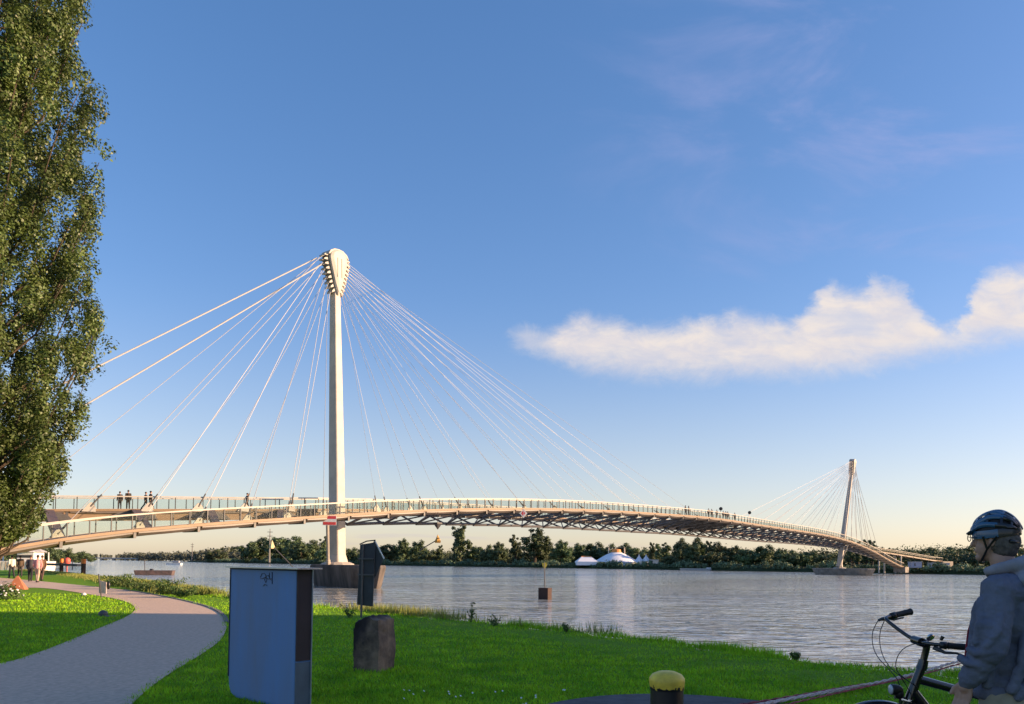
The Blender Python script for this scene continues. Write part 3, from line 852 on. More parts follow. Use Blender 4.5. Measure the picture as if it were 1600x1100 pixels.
sections = [
 ('in the grove left of near pylon', [('bushy',338,857,40,20),('round',352,853,34,35),('round',374,850,36,30),('bushy',392,846,44,18),('round',408,838,46,45),('round',436,834,50,40),('round',458,836,42,60),('bushy',470,846,56,20),('round',486,842,36,50),('bushy',512,852,40,22),('tall',506,836,24,30)]),
 ('just right of the near pylon', [('bushy',550,855,44,20),('bushy',578,858,40,25),('round',606,846,32,30),('round',630,841,34,40),('round',655,843,34,34),('poplar',688,846,10,30),('bushy',672,856,46,18)]),
 ('below mid-bridge', [('tall',719,813,40,20),('round',742,849,36,40),('bushy',765,850,48,18),('round',780,846,34,34),('tall',806,833,26,25),('tall',836,819,48,22),('round',852,842,34,38),('round',878,843,40,30)]),
 ('behind the white big top', [('round',905,848,38,75),('round',930,846,40,85),('bushy',955,848,54,85),('round',978,847,38,90),('bushy',1000,852,50,80),('poplar',1019,840,11,55)]),
 ('right of the white tents', [('poplar',1028,842,12,50),('tall',1038,846,26,45),('bushy',1047,868,30,12),('round',1066,839,32,40),('round',1078,848,36,24),('round',1092,838,34,50),('poplar',1108,837,14,40),('round',1124,845,34,30),('bushy',1112,858,56,16)]),
 ('under the right bridge half', [('round',1150,852,36,35),('bushy',1172,854,54,20),('round',1196,850,40,25),('round',1220,856,36,40),('bushy',1240,858,56,22),('round',1268,860,40,30),('bushy',1292,862,50,25)]),
 ('beside the far pylon', [('poplar',1330,833,13,45),('poplar',1341,837,13,50),('poplar',1354,834,14,55),('poplar',1363,835,14,48),('round',1380,854,26,60),('bushy',1393,857,34,70)]),
 ('right of the far ramp', [('bushy',1420,857,50,140),('round',1450,854,44,150),('bushy',1485,853,60,150),('round',1515,852,46,160),('bushy',1560,856,60,150),('round',1592,855,44,160),('bushy',1620,856,60,150)]),
]
for where, lst in sections:
    cnt = {}
    tot = {}
    for t_ in lst: tot[t_[0]] = tot.get(t_[0], 0) + 1
    for t_ in sorted(lst, key=lambda q: q[1]):
        i = cnt.get(t_[0], 0); cnt[t_[0]] = i + 1
        pre = LOOK[t_[0]] if tot[t_[0]] == 1 else ORD[i] + ' ' + LOOK[t_[0]] + ' from left'
        put_tree(t_[0], t_[1], t_[2], t_[3] * 1.12, t_[4], pre + ' ' + where, 'trees along the far bank')

# --- distant continuous woods behind, and the scrub along the far water line (uncountable)
def wood(name, label, pts, h0, depth, n, size, material, zbase=.3, hvar=.35):
    """leaf-card mass along a ground polyline"""
    P_ = []; L = [0]
    for a_, c_ in zip(pts[:-1], pts[1:]): L.append(L[-1] + (c_ - a_).length)
    nb = int(n / 60)
    s = rng.uniform(0, L[-1], nb)
    xs = np.interp(s, L, [p.x for p in pts]); ys = np.interp(s, L, [p.y for p in pts])
    dd = rng.uniform(0, depth, nb); hz = h0 * (1 + hvar * (np.sin(s * .11 / (h0 / 8)) * .5 + rng.uniform(-.7, .5, nb)))
    rad = hz * rng.uniform(.3, .5, nb)
    A_, N_, S_l = [], [], []
    for i in range(nb):
        for lvl in (0, 1):
            m = 30; d = rand_dirs(m)
            c = np.array([xs[i] + FO.x * dd[i], ys[i] + FO.y * dd[i], zbase + (hz[i] - rad[i] if lvl == 0 else hz[i] * .35)])
            A_.append(c + d * rad[i] * np.array([1, 1, .95]) * rng.uniform(.3, 1.12, (m, 1))); N_.append(d); S_l.append(np.full(m, size) * rng.uniform(.6, 1.2, m))
    A_ = np.concatenate(A_); org = np.array([pts[0].x, pts[0].y, 0])
    o = leaf_cards(name, A_ - org, np.concatenate(N_), np.concatenate(S_l), material, None, aspect=.8, loc=tuple(org))
    return tag(o, label, 'vegetation', kind='stuff')
def shift(pts, d): return [p + FO * d for p in pts]
wood('far_wood', 'continuous dark wood behind the trees of the far bank', shift([Vector((-330,830,0)), Vector((-210,690,0)), Vector((-94,570,0)), Vector((30,440,0)), Vector((108,345,0)), Vector((161,284,0))], 60), 10.0, 60, 140000, .6, leaf_far)
wood('hillside_wood', 'hazy wooded rise beyond the far ramp on the right', [on(1380, 880, 0) * 0 + Vector((225, 470, 0)), Vector((330, 400, 0)), Vector((420, 300, 0))], 12, 90, 110000, .48, leaf_far)
wood('riverside_scrub', 'low dark scrub lining the far water edge', shift([Vector((-330,830,0)), Vector((-210,690,0)), Vector((-94,570,0)), Vector((30,440,0)), Vector((108,345,0)), Vector((161,284,0)), Vector((230,208,0)), Vector((300,140,0))], 1.5), 3.4, 5, 90000, .40, leaf_scrub, zbase=-.7, hvar=.5)
# far upstream: tree lines closing the river
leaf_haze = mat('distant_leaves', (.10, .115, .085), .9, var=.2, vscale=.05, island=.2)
wood('upstream_wood', 'distant wooded shoreline closing the river at the left', [Vector((-330,845,0)), Vector((-520,1200,0)), Vector((-900,1750,0))], 13, 40, 16000, 1.6, leaf_haze)
wood('horizon_wood', 'far low tree line on the horizon upstream', [Vector((-1000,1500,0)), Vector((-560,1900,0)), Vector((-300,2100,0))], 12, 60, 12000, 2.4, leaf_haze, zbase=-1)
# ------------------------------------------------------------------ path
P_left = [(-700,1180),(-250,1078),(0,1040),(60,1021),(120,997),(165,978),(195,966),(210,956),(212,949),(200,941),(172,934),(140,929),(110,924),(80,920),(50,918),(0,920),(-60,924)]
P_right = [(-60,898),(0,903),(50,907),(90,911),(140,916),(190,921),(240,929),(290,939),(325,948),(345,957),(354,968),(354,984),(346,1000),(325,1017),(290,1038),(255,1060),(230,1079),(205,1102),(150,1160),(60,1300)]
def smooth_line(P, it=2):
    for _ in range(it):
        Q = [P[0]]
        for a_, c_ in zip(P[:-1], P[1:]): Q += [a_.lerp(c_, .25), a_.lerp(c_, .75)]
        Q.append(P[-1]); P = Q
    return P
L3 = smooth_line([on(*p) for p in P_left]); R3 = smooth_line([on(*p) for p in P_right])
poly = L3 + [Vector((-46, 30, 0))] * 0 + R3
poly = L3 + R3
asphalt = mat('asphalt', (.60, .44, .32), .95, var=.12, vscale=14.0, bump=.008, bscale=60, detail=10)
b = MB(); b.add([Vector((p.x, p.y, .012)) for p in poly], [tuple(range(len(poly)))])
pth = b.build('path', asphalt); tag(pth, kind='structure')['label'] = 'grey asphalt footpath curving through the lawn'
bm = bmesh.new(); bm.from_mesh(pth.data); bmesh.ops.triangulate(bm, faces=bm.faces[:]); bmesh.ops.recalc_face_normals(bm, faces=bm.faces[:])
for f in bm.faces:
    if f.normal.z < 0: f.normal_flip()
bm.to_mesh(pth.data); bm.free()
PATH = np.array([(p.x, p.y) for p in poly])
k0 = [i for i, p in enumerate(R3) if px_of(p)[0] > 190][0]
kerb_line = [p for p in R3[k0:] if p.y > 18.5]
b = MB(); rings = []
for i, p in enumerate(kerb_line):
    t = (kerb_line[min(i + 1, len(kerb_line) - 1)] - kerb_line[max(i - 1, 0)]).normalized(); n = Vector((t.y, -t.x, 0))
    rings.append([p + n * a + Vector((0, 0, z)) for a, z in ((-.05, 0), (-.05, .035), (.05, .035), (.05, 0))])
b.loft(rings); tag(b.build('kerb', mat('kerb_stone', (.16, .15, .14), .9)), kind='structure')
# paved mooring platform bottom centre
plat_c = Vector((1.75, 6.2, 0))
b = MB(); ring0, ring1 = [], []
for k in range(48):
    a = 2 * math.pi * k / 48; rr = 1.0 + .02 * math.sin(3 * a)
    q = plat_c + Vector((1.95 * math.cos(a) * rr, 3.0 * math.sin(a) * rr, 0)); ring0.append(q + Vector((0, 0, -.05))); ring1.append(q + Vector((0, 0, .03)))
b.loft([ring0, ring1]); tag(b.build('paved_mooring_pad', mat('pad_tarmac', (.075, .075, .08), .85, var=.2, vscale=4, bump=.01)), kind='structure')

# ------------------------------------------------------------------ grass
def inside(poly_, x, y):
    c = np.zeros(len(x), bool); n = len(poly_); j = n - 1
    for i in range(n):
        xi, yi = poly_[i]; xj, yj = poly_[j]
        if yi != yj:
            c ^= ((yi > y) != (yj > y)) & (x < (xj - xi) * (y - yi) / (yj - yi) + xi)
        j = i
    return c
def inset(P, d):
    out_ = []
    for i in range(len(P)):
        a_, c_ = P[i - 1], P[(i + 1) % len(P)]; t = c_ - a_; t = t / (np.linalg.norm(t) + 1e-9)
        out_.append(P[i] + np.array([-t[1], t[0]]) * d)
    return np.array(out_)
PATH_IN = inset(PATH, .10)
if inside(PATH_IN, PATH[40:41, 0], PATH[40:41, 1])[0]: PATH_IN = inset(PATH, -.10)
CR = np.array([(p.x, p.y) for p in crest[1:-1]]); ordr = np.argsort(CR[:, 1])
def crest_x(y): return np.interp(y, CR[ordr, 1], CR[ordr, 0])
def blades(name, label, x, y, h, w, material, lean=.5, z=0.0, cat='grass'):
    n = len(x); a = rng.uniform(0, 2 * math.pi, n); l = rng.normal(0, lean, (n, 2)) * h[:, None]
    V = np.empty((n, 3, 3)); dx, dy = np.cos(a) * w / 2, np.sin(a) * w / 2
    V[:, 0] = np.stack([x - dx, y - dy, np.full(n, z)], 1); V[:, 1] = np.stack([x + dx, y + dy, np.full(n, z)], 1)
    V[:, 2] = np.stack([x + l[:, 0], y + l[:, 1], z + h], 1)
    me = bpy.data.meshes.new(name)
    me.vertices.add(n * 3); me.vertices.foreach_set('co', V.reshape(-1))
    me.loops.add(n * 3); me.loops.foreach_set('vertex_index', np.arange(n * 3, dtype=np.int32))
    me.polygons.add(n); me.polygons.foreach_set('loop_start', np.arange(0, n * 3, 3, dtype=np.int32)); me.polygons.foreach_set('loop_total', np.full(n, 3, dtype=np.int32))
    me.materials.append(material); me.update(calc_edges=True)
    o = link(name, me); return tag(o, label, cat, kind='stuff')
grass_m = mat('grass_blades', (.38, .60, .02), .6, col2=(.13, .33, .012), vscale=1.6, island=.35, trans=.3, spec=.2)
grass_dry = mat('dry_grass', (.33, .33, .09), .7, col2=(.17, .22, .05), vscale=.8, island=.4, trans=.3, spec=.2)
def lawn_points(n, y0, y1):
    y = 1 / rng.uniform(1 / y1, 1 / y0, n); x = rng.uniform(-1, 1, n) * (.80 * y + 1.5)
    k = (x < crest_x(y) - .05 - .2 * np.abs(rng.normal(0, 1, n))) & ~inside(PATH, x, y)
    k |= inside(PATH * 1.0, x, y) & ~inside(PATH_IN, x, y) & (rng.uniform(0, 1, n) < .35)
    k &= ((x - plat_c.x) / 1.95) ** 2 + ((y - plat_c.y) / 3.0) ** 2 > 1.0
    return x[k], y[k]
x, y = lawn_points(330000, 5.8, 34)
cl_ = np.sin(x * 2.1 + np.sin(y * 1.3) * 2) * np.sin(y * 1.7 + x * .6)
h = rng.uniform(.025, .065, len(x)) * (1 + .35 * cl_) * (.8 + .012 * y)
blades('lawn_grass', 'short green mown grass of the riverside lawn', x, y, h, .006 + .0009 * y, grass_m)
# white daisies dotted in the lawn
x, y = lawn_points(900, 6, 16)
kd = (np.sin(x * 1.3 + 2) * np.sin(y * .9) > .25) & (y < 9.3); x, y = x[kd], y[kd]
b = MB()
for xi, yi in zip(x, y):
    b.add([(xi + .011 * math.cos(a), yi + .011 * math.sin(a), .06 + .008 * math.sin(a + xi)) for a in (0, 1.05, 2.1, 3.14, 4.2, 5.24)], [(0, 1, 2, 3, 4, 5)])
tag(b.build('daisies', white_p), 'tiny white daisies scattered over the near lawn', 'flowers', kind='stuff')
# ragged tall fringe on the crest of the bank
def crest_pts(n, y0, y1, spread):
    y = 1 / rng.uniform(1 / y1, 1 / y0, n); return crest_x(y) + rng.normal(0, 1, n) * spread * .6 - .12, y
x, y = crest_pts(26000, 9, 45, .28)
den = np.clip(.55 + .6 * np.sin(y * 1.9) * np.sin(y * .53 + 1) + .3 * np.sin(y * 5.3), .05, 1)
k = rng.uniform(0, 1, len(x)) < den; x, y = x[k], y[k]
blades('bank_grass', 'ragged taller green grass along the edge of the bank', x, y, rng.uniform(.03, .25, len(x)) ** 1.15 * (.4 + .7 * den[k]), .004 + .0008 * y, grass_m, .3, z=-.04)
x, y = crest_pts(9000, 17, 34, .4)
k = rng.uniform(0, 1, len(x)) < np.clip(.35 + .8 * np.sin(y * .8 + 2.0), .04, 1); x, y = x[k], y[k]
blades('straw_grass', 'straw-coloured tall seeding grass on the sunlit bank', x, y, rng.uniform(.08, .34, len(x)), .007 + .0006 * y, grass_dry, .22)
x, y = crest_pts(26000, 34, 100, 1.0); x = x - .8
blades('rough_bank_grass', 'rough brownish green grass on the bank beside the far path', x, y, rng.uniform(.1, .42, len(x)) * np.where(y > 55, .5, 1.0), .03 + .0006 * y, grass_dry, .3)
weed_leaf = mat('weed_leaves', (.08, .14, .03), .6, island=.35, trans=.25)
def weed(px, py, h, w, label, group='weeds on the bank edge', n=90, m_=None):
    p = on(px, py, 0); t = empty('weed', p, label, 'weed', group); b = MB(); C_ = []
    for i in range(9):
        a = random.uniform(0, 6.28); q = Vector((math.cos(a), math.sin(a), 0)) * w * random.uniform(.1, .5); hh = h * random.uniform(.5, 1)
        b.tube([p + q * .2, p + q * .6 + Vector((0, 0, hh * .5)), p + q + Vector((0, 0, hh))], [.008, .006, .003], 4, cap=False)
        for k in range(n // 9):
            f = random.uniform(.2, 1.05); C_.append(q * f + Vector((random.gauss(0, w * .08), random.gauss(0, w * .08), hh * f)))
    b.build('stems', weed_leaf, t)
    C_ = np.array([tuple(c) for c in C_]); leaf_cards('leaves', C_, rand_dirs(len(C_)), rng.uniform(.02, .05, len(C_)) * (.6 + p.y / 40), m_ or weed_leaf, t, aspect=.4)
for a_ in ((548,966,.36,.5,'dark green tussock at the foot of the riverside sign post'),(775,979,.3,.5,'leafy weed left of the river marker block on the bank edge'),
           (883,988,.22,.26,'small dark upright weed right of the river marker block'),(736,972,.5,.35,'tall pale seeding stems on the bank edge near its middle'),(1243,1032,.16,.18,'lone dark sprig on the bank edge above the long rope')):
    weed(*a_)
for px, py, h, w, lb in ((205,921,.8,2.0,'dark reed clump on the bank behind the small notice board'),(228,924,.6,2.2,'brown-green shrubby weeds on the bank above the path'),(255,929,.75,1.8,'feathery tall grass clump left of the blue box above the path'),(285,934,.5,1.6,'sunlit weed clump nearest the blue box above the path'),(180,917,.6,2.2,'leafy weeds on the bank left of the reed clump')):
    weed(px, py, h, w, lb, 'weed clumps along the upstream bank', n=900)

# ------------------------------------------------------------------ blue slab in the foreground
c0 = on(356, 1086, 0); c1 = Vector((at(461, 1000, c0.y - 1.0).x, c0.y - 1.0, 0))
fx = (c1 - c0).normalized(); fn = Vector((fx.y, -fx.x, 0)); Wd = (c1 - c0).length; Hs = 1.46; TH = .19
slab = empty('cabinet', c0 + fx * Wd / 2, 'tall blue metal cabinet with dark side strip standing on the lawn', 'cabinet')
blue = mat('faded_blue_paint', (.10, .205, .41), .8, col2=(.15, .20, .30), vscale=2.2, stretch=(1, 1, .22), bump=.002, bscale=50, detail=8)
o3 = c0 - fn * TH / 2
out_ = [(.16, .0), (.07, .035), (.018, .11), (0, .22), (0, Hs), (Wd, Hs), (Wd, -.03), (.5, -.03)]
b = MB(); b.prism(out_, o3, fx, Vector((0, 0, 1)), -fn, TH); body = bevel(b.build('body', blue, slab), .012, 3)
b = MB()
for pts in ([(0, .22), (0, Hs)], [(0, Hs - .008), (Wd, Hs - .008)]):
    b.tube([c0 + fx * (a + (.008 if a == 0 else 0)) + Vector((0, 0, z)) + fn * .002 for a, z in pts], .009, 6)
b.build('dark_edging', mat('edging', (.02, .03, .05), .6), slab)
b = MB(); b.box(o3 + fx * (Wd / 2 + .03) + Vector((0, 0, Hs + .010)), (Wd + .16, TH + .10, .016), math.atan2(fx.y, fx.x))
b.build('top_plate', mat('zinc_sheet', (.5, .5, .5), .35, metal=.6), slab)
b = MB(); sp = o3 + fx * (Wd + .008); sz = .52
b.box(sp + Vector((0, 0, sz + (Hs - sz) / 2)), (.014, TH - .012, Hs - sz - .004), math.atan2(fx.y, fx.x))
b.build('side_strip', mat('brown_black_strip', (.035, .022, .025), .6), slab)
b = MB(); b.box(sp + Vector((0, 0, sz / 2 - .01)), (.014, TH - .012, sz - .01), math.atan2(fx.y, fx.x)); b.build('lower_side_strip', mat('grey_blue_strip', (.09, .12, .15), .6), slab)
b = MB(); b.tube([c1 - fn * (TH - .01) + fx * .02 + Vector((0, 0, z)) for z in (0, Hs)], .008, 6); b.build('bright_edge', mat('aluminium_edge', (.35, .38, .42), .4, metal=.5), slab)
g0 = c0 + fx * (Wd * .49) + fn * .004 + Vector((0, 0, Hs - .02))
b = MB()
def scr(pts, r=.0032): b.tube([g0 + fx * a + Vector((0, 0, z)) for a, z in pts], r, 5)
scr([(0, -.075), (.03, -.035), (.075, -.03), (.11, -.045), (.14, -.10), (.12, -.13), (.09, -.10), (.12, -.06), (.17, -.05), (.2, -.08)])
scr([(-.005, -.085), (.05, -.09), (.10, -.07), (.16, -.09), (.24, -.085)])
scr([(.19, -.02), (.2, -.09), (.24, -.10)]); scr([(.25, -.015), (.255, -.14)], .0045)
scr([(.06, -.17), (.09, -.155), (.12, -.15), (.15, -.165)], .0025); scr([(.075, -.155), (.10, -.148), (.13, -.155)], .002)
b.build('graffiti', mat('marker_ink', (.01, .012, .02), .5), slab)

# ------------------------------------------------------------------ standing stone
sb = on(581, 1050, 0); sx = Vector((.93, -.36, 0)); sy = Vector((.36, .93, 0))
stone_m = mat('weathered_shaded_sandstone', (.30, .20, .13), .95, col2=(.045, .032, .028), vscale=3.0, bump=.02, bscale=14, detail=10)
bm = bmesh.new(); bmesh.ops.create_cube(bm, size=1.0)
bmesh.ops.subdivide_edges(bm, edges=bm.edges[:], cuts=14, use_grid_fill=True)
from mathutils import noise as mnoise
for v in bm.verts:
    p = v.co.copy(); z = p.z + .5
    w = .5 * (1 - .13 * max(0, z - .55) / .45) ; w2 = .46
    x_ = p.x * 2 * w * .52; y_ = p.y * 2 * w2 * .5; zz = z * (.80 - .05 * abs(p.x) * 2 * (1 if p.x > 0 else 1.6) ** 1 * (z > .8))
    nn = mnoise.noise_vector(Vector((p.x * 3, p.y * 3, p.z * 3 + 4))) * .022 + mnoise.noise_vector(p * 9) * .012
    if z > .9: zz += .04 * mnoise.noise(Vector((p.x * 5, p.y * 5, 2)))
    v.co = sx * (x_ * .80 + nn.x) + sy * (y_ + nn.y) + Vector((0, 0, zz + nn.z * .6 - .03))
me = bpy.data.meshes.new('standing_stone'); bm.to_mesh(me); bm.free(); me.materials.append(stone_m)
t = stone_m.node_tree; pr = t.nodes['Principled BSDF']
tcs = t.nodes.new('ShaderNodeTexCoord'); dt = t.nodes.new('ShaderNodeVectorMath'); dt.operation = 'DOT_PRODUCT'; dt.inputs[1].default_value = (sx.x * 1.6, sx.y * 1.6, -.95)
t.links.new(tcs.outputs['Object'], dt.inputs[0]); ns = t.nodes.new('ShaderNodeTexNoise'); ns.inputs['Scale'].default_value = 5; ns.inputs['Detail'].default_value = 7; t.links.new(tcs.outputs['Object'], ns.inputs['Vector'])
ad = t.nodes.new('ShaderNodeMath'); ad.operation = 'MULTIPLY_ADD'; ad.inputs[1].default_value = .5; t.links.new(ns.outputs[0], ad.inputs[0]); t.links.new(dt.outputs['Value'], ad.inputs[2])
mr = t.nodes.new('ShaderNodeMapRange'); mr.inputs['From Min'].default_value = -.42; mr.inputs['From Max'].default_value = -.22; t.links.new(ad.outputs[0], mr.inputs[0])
mx = t.nodes.new('ShaderNodeMix'); mx.data_type = 'RGBA'; mx.inputs[6].default_value = (.03, .022, .022, 1); src = pr.inputs['Base Color'].links[0].from_socket  # dark crust on top, and the left face's shade, mixed into the colour
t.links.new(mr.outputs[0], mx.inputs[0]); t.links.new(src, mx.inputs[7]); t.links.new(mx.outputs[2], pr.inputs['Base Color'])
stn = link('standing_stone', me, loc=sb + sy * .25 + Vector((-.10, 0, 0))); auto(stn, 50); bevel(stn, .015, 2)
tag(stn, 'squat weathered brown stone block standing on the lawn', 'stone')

# ------------------------------------------------------------------ riverside sign seen from behind
sp = on(564, 966, 0); SY = sp.y
sg = empty('river_sign', sp, 'dark back of a riverside traffic sign, tall panel with a diamond board behind', 'sign')
dark_back = mat('dark_sign_back', (.03, .035, .045), .5, var=.15)
k = SY / 1252.0
def S(px, py, dy=0.0): return at(px, py, SY + dy)
b = MB(); b.tube([sp - Vector((0, 0, .2)), S(565, 940), S(567, 850)], .028, 8); b.build('post', steel_g, sg)
b = MB(); q = [S(*p) for p in ((562,851),(586,847),(582,948),(557,945))]
b.loft([[p + Vector((0, .05, 0)) for p in q], [p + Vector((0, .11, 0)) for p in q]]); bevel(b.build('tall_panel', dark_back, sg), .01, 2)
b = MB(); q = [S(*p) for p in ((583,845),(598,873),(582,909),(566,878))]
b.loft([[p + Vector((0, .13, 0)) for p in q], [p + Vector((0, .16, 0)) for p in q]]); b.build('diamond_board', dark_back, sg)
b = MB(); b.tube([S(584,844) + Vector((0, .12, 0)), S(599,873) + Vector((0, .12, 0))], .022, 6); b.build('board_edge', white_p, sg)
for py in (873, 898):
    b = MB(); b.box(S(571, py), (.42, .05, .04)); b.build('clamp_rail', steel_g, sg)
b = MB(); b.tube([S(561,851) + Vector((0, .08, .01)), S(572,846) + Vector((0, .08, .01)), S(586,845) + Vector((0, .08, .02))], .018, 6); b.build('top_edge', steel_d, sg)

# ------------------------------------------------------------------ mooring bollard and ropes
bc = at(1042, 1080, 7.55); bc.z = 0
bol = empty('bollard', bc, 'squat black mooring bollard with a chipped yellow top', 'bollard')
b = MB(); b.lathe([(.17, .02), (.165, .06), (.16, .1), (.158, .36)], bc, 28); auto(b.build('shaft', black_p, bol), 40)
b = MB(); b.lathe([(.158, .335), (.165, .345), (.172, .42), (.168, .45), (.14, .485), (.08, .51), (.02, .515)], bc, 32)
yb = yellow_p.copy(); t = yb.node_tree; pr = t.nodes['Principled BSDF']
tcn = t.nodes.new('ShaderNodeTexCoord'); sx_ = t.nodes.new('ShaderNodeSeparateXYZ'); t.links.new(tcn.outputs['Object'], sx_.inputs[0])
nz_ = t.nodes.new('ShaderNodeTexNoise'); nz_.inputs['Scale'].default_value = 22; nz_.inputs['Detail'].default_value = 6; t.links.new(tcn.outputs['Object'], nz_.inputs['Vector'])
ma = t.nodes.new('ShaderNodeMath'); ma.operation = 'MULTIPLY_ADD'; ma.inputs[1].default_value = .16; t.links.new(nz_.outputs[0], ma.inputs[0])
t.links.new(sx_.outputs[2], ma.inputs[2])
gt = t.nodes.new('ShaderNodeMath'); gt.operation = 'LESS_THAN'; gt.inputs[1].default_value = .445; t.links.new(ma.outputs[0], gt.inputs[0])
mx = t.nodes.new('ShaderNodeMix'); mx.data_type = 'RGBA'; mx.inputs[7].default_value = (.015, .013, .012, 1)
src = pr.inputs['Base Color'].links[0].from_socket; t.links.new(gt.outputs[0], mx.inputs[0]); t.links.new(src, mx.inputs[6]); t.links.new(mx.outputs[2], pr.inputs['Base Color'])
auto(b.build('cap', yb, bol), 50)
rope_m = mat('pale_rope', (.66, .52, .46), .9, var=.2, vscale=30, bump=.004, bscale=90)
rope_r = mat('red_rope', (.42, .10, .10), .9, var=.3, vscale=12, bump=.004, bscale=90)
def rope(pts, r, m_, label, cat='rope', grp='mooring lines running from the bollard to the river'):
    # two-strand twist
    P = smooth_line([Vector(p) for p in pts], 2); b = MB()
    L = 0.0; A_ = []; B_ = []
    Q = []
    for a_, c_ in zip(P[:-1], P[1:]):
        n = max(1, int((c_ - a_).length / .05)); Q += [a_.lerp(c_, i / n) for i in range(n)]
    Q.append(P[-1])
    for i, p in enumerate(Q):
        t_ = (Q[min(i + 1, len(Q) - 1)] - Q[max(i - 1, 0)]).normalized(); s_ = t_.cross(Vector((0, 0, 1))).normalized(); u_ = s_.cross(t_)
        w = i * .9; o_ = (s_ * math.cos(w) + u_ * math.sin(w)) * r * .55; A_.append(p + o_); B_.append(p - o_)
    b.tube(A_, r * .62, 6); b.tube(B_, r * .62, 6)
    o = b.build('mooring_rope', m_, loc=Vector(pts[0]), smooth=True); return tag(o, label, cat, grp)
e = on(1500, 1042, 0.08)
far_e = e + (e - bc).normalized() * 9 + Vector((0, 0, .3))
base_p = bc + Vector((.16, 0, .12))
def rp(f, side, z): 
    p = base_p.lerp(Vector((e.x, e.y, 0)), f); d = (e - base_p).normalized(); n = Vector((-d.y, d.x, 0)); q = p + n * side; q.z = z; return q
rope([base_p, rp(.12, -.02, .06), rp(.35, .03, .05), rp(.55, .0, .06), rp(.8, .0, .10), e + Vector((0, 0, .10)), far_e], .018, rope_m, 'thick pale mooring rope stretching from the bollard towards the river')
rope([bc + Vector((.1, -.12, .1)), rp(.15, -.16, .04), rp(.33, -.10, .05), rp(.55, -.05, .06), rp(.8, -.045, .08), e + Vector((0, -.05, .07)), far_e + Vector((0, -.05, 0))], .012, rope_r, 'red mooring rope lying nearest the camera beside the pale one')
rope([bc + Vector((.05, .17, .1)), rp(.12, .16, .05), rp(.3, .12, .05), rp(.5, .045, .07), rp(.58, .05, .06)], .013, rope_r, 'short red rope end lashed to the far side of the pale rope')
rope([bc + Vector((-.02, -.18, .16)), bc + Vector((.2, -.12, .08)), rp(.2, .06, .05), rp(.42, .02, .07), rp(.56, -.02, .08)], .011, rope_m, 'thin pale rope wound along the thick one near the bollard')

# ------------------------------------------------------------------ things on the left lawn and path
def shade_cone(px, py, w_px, h_px): pass
pb = on(27, 921, 0); kk = pb.y / 1252; terra = mat('terracotta', (.42, .15, .075), .8, var=.1)
b = MB(); hw_ = 15.5 * kk; ph = 22 * kk; M_ = Matrix.Rotation(R(20), 3, 'Z')
base_ = [pb + M_ @ Vector((a * hw_ * .86, c * hw_ * .86, 0)) for a, c in ((-1, -1), (1, -1), (1, 1), (-1, 1))]
b.loft([base_, [pb + (q - pb) * .06 + Vector((0, 0, ph)) for q in base_]]); tag(b.build('pyramid', terra, loc=pb), 'small terracotta pyramid beside the footpath', 'pyramid')
nb_ = on(159, 935, 0); NY = nb_.y; nbd = empty('notice_board', nb_, 'small pale notice board with a black bag on a post beside the path', 'notice board')
b = MB(); b.tube([nb_ - Vector((0, 0, .1)), at(154, 897, NY)], .025, 6); b.build('post', steel_g, nbd)
b = MB(); q = [at(*p, NY) for p in ((155,907),(166,910),(165.5,927.5),(154.5,926.5))]; b.loft([[p + Vector((0, .0, 0)) for p in q], [p + Vector((.0, .05, 0)) for p in q]]); b.build('board', mat('pale_board', (.55, .45, .42), .7, col2=(.4, .3, .28), vscale=6), nbd)
b = MB(); q = at(167, 914, NY); b.ball(q + Vector((.02, .08, -.02)), (.07, .06, .16), 10, 8); bag = b.build('waste_bag', black_p, loc=q, smooth=True); tag(bag, 'black waste bag hanging behind the small notice board', 'bag')
# ground spotlights
for px, py, w_, lb in ((161,963,17,'grey domed ground spotlight with a pale cable plate on the lawn'),(131,931,9,'small white ground spotlight on the lawn near the notice board')):
    p = on(px, py, 0); k = p.y / 1252; L_ = empty('ground_spotlight', p, lb, 'lamp', 'ground lamps beside the path')
    b = MB(); r = w_ * k * .42; b.ball(p + Vector((0, 0, r * .55)), (r, r, r * .85), 16, 10); b.build('housing', steel_g if w_ > 10 else white_p, L_, smooth=True)
    b = MB(); b.lathe([(r * 1.05, 0), (r * 1.05, .03), (r * .9, .05)], p, 16); b.build('base_ring', steel_d, L_)
    if w_ > 10: b = MB(); b.box(p + Vector((r * 1.9, -.05, .015)), (r * 2.4, r * .6, .03), .1); b.build('cable_plate', concrete, L_)
# white flowering bush at left edge
fbp = on(8, 937, 0); fbush = empty('flowering_bush', fbp, 'white flowering bush at the left edge of the lawn', 'bush')
d = rand_dirs(900); d[:, 2] = np.abs(d[:, 2]); q = d * np.array([.62, .5, .62]) * rng.uniform(.6, 1.05, (900, 1))
leaf_cards('leaves', q, d, rng.uniform(.03, .06, 900), weed_leaf, fbush, aspect=.6)
d = rand_dirs(70); d[:, 2] = np.abs(d[:, 2]) + .2; q = d * np.array([.62, .5, .56])
leaf_cards('blossoms', q, d, rng.uniform(.035, .06, 70), white_p, fbush, aspect=.9)
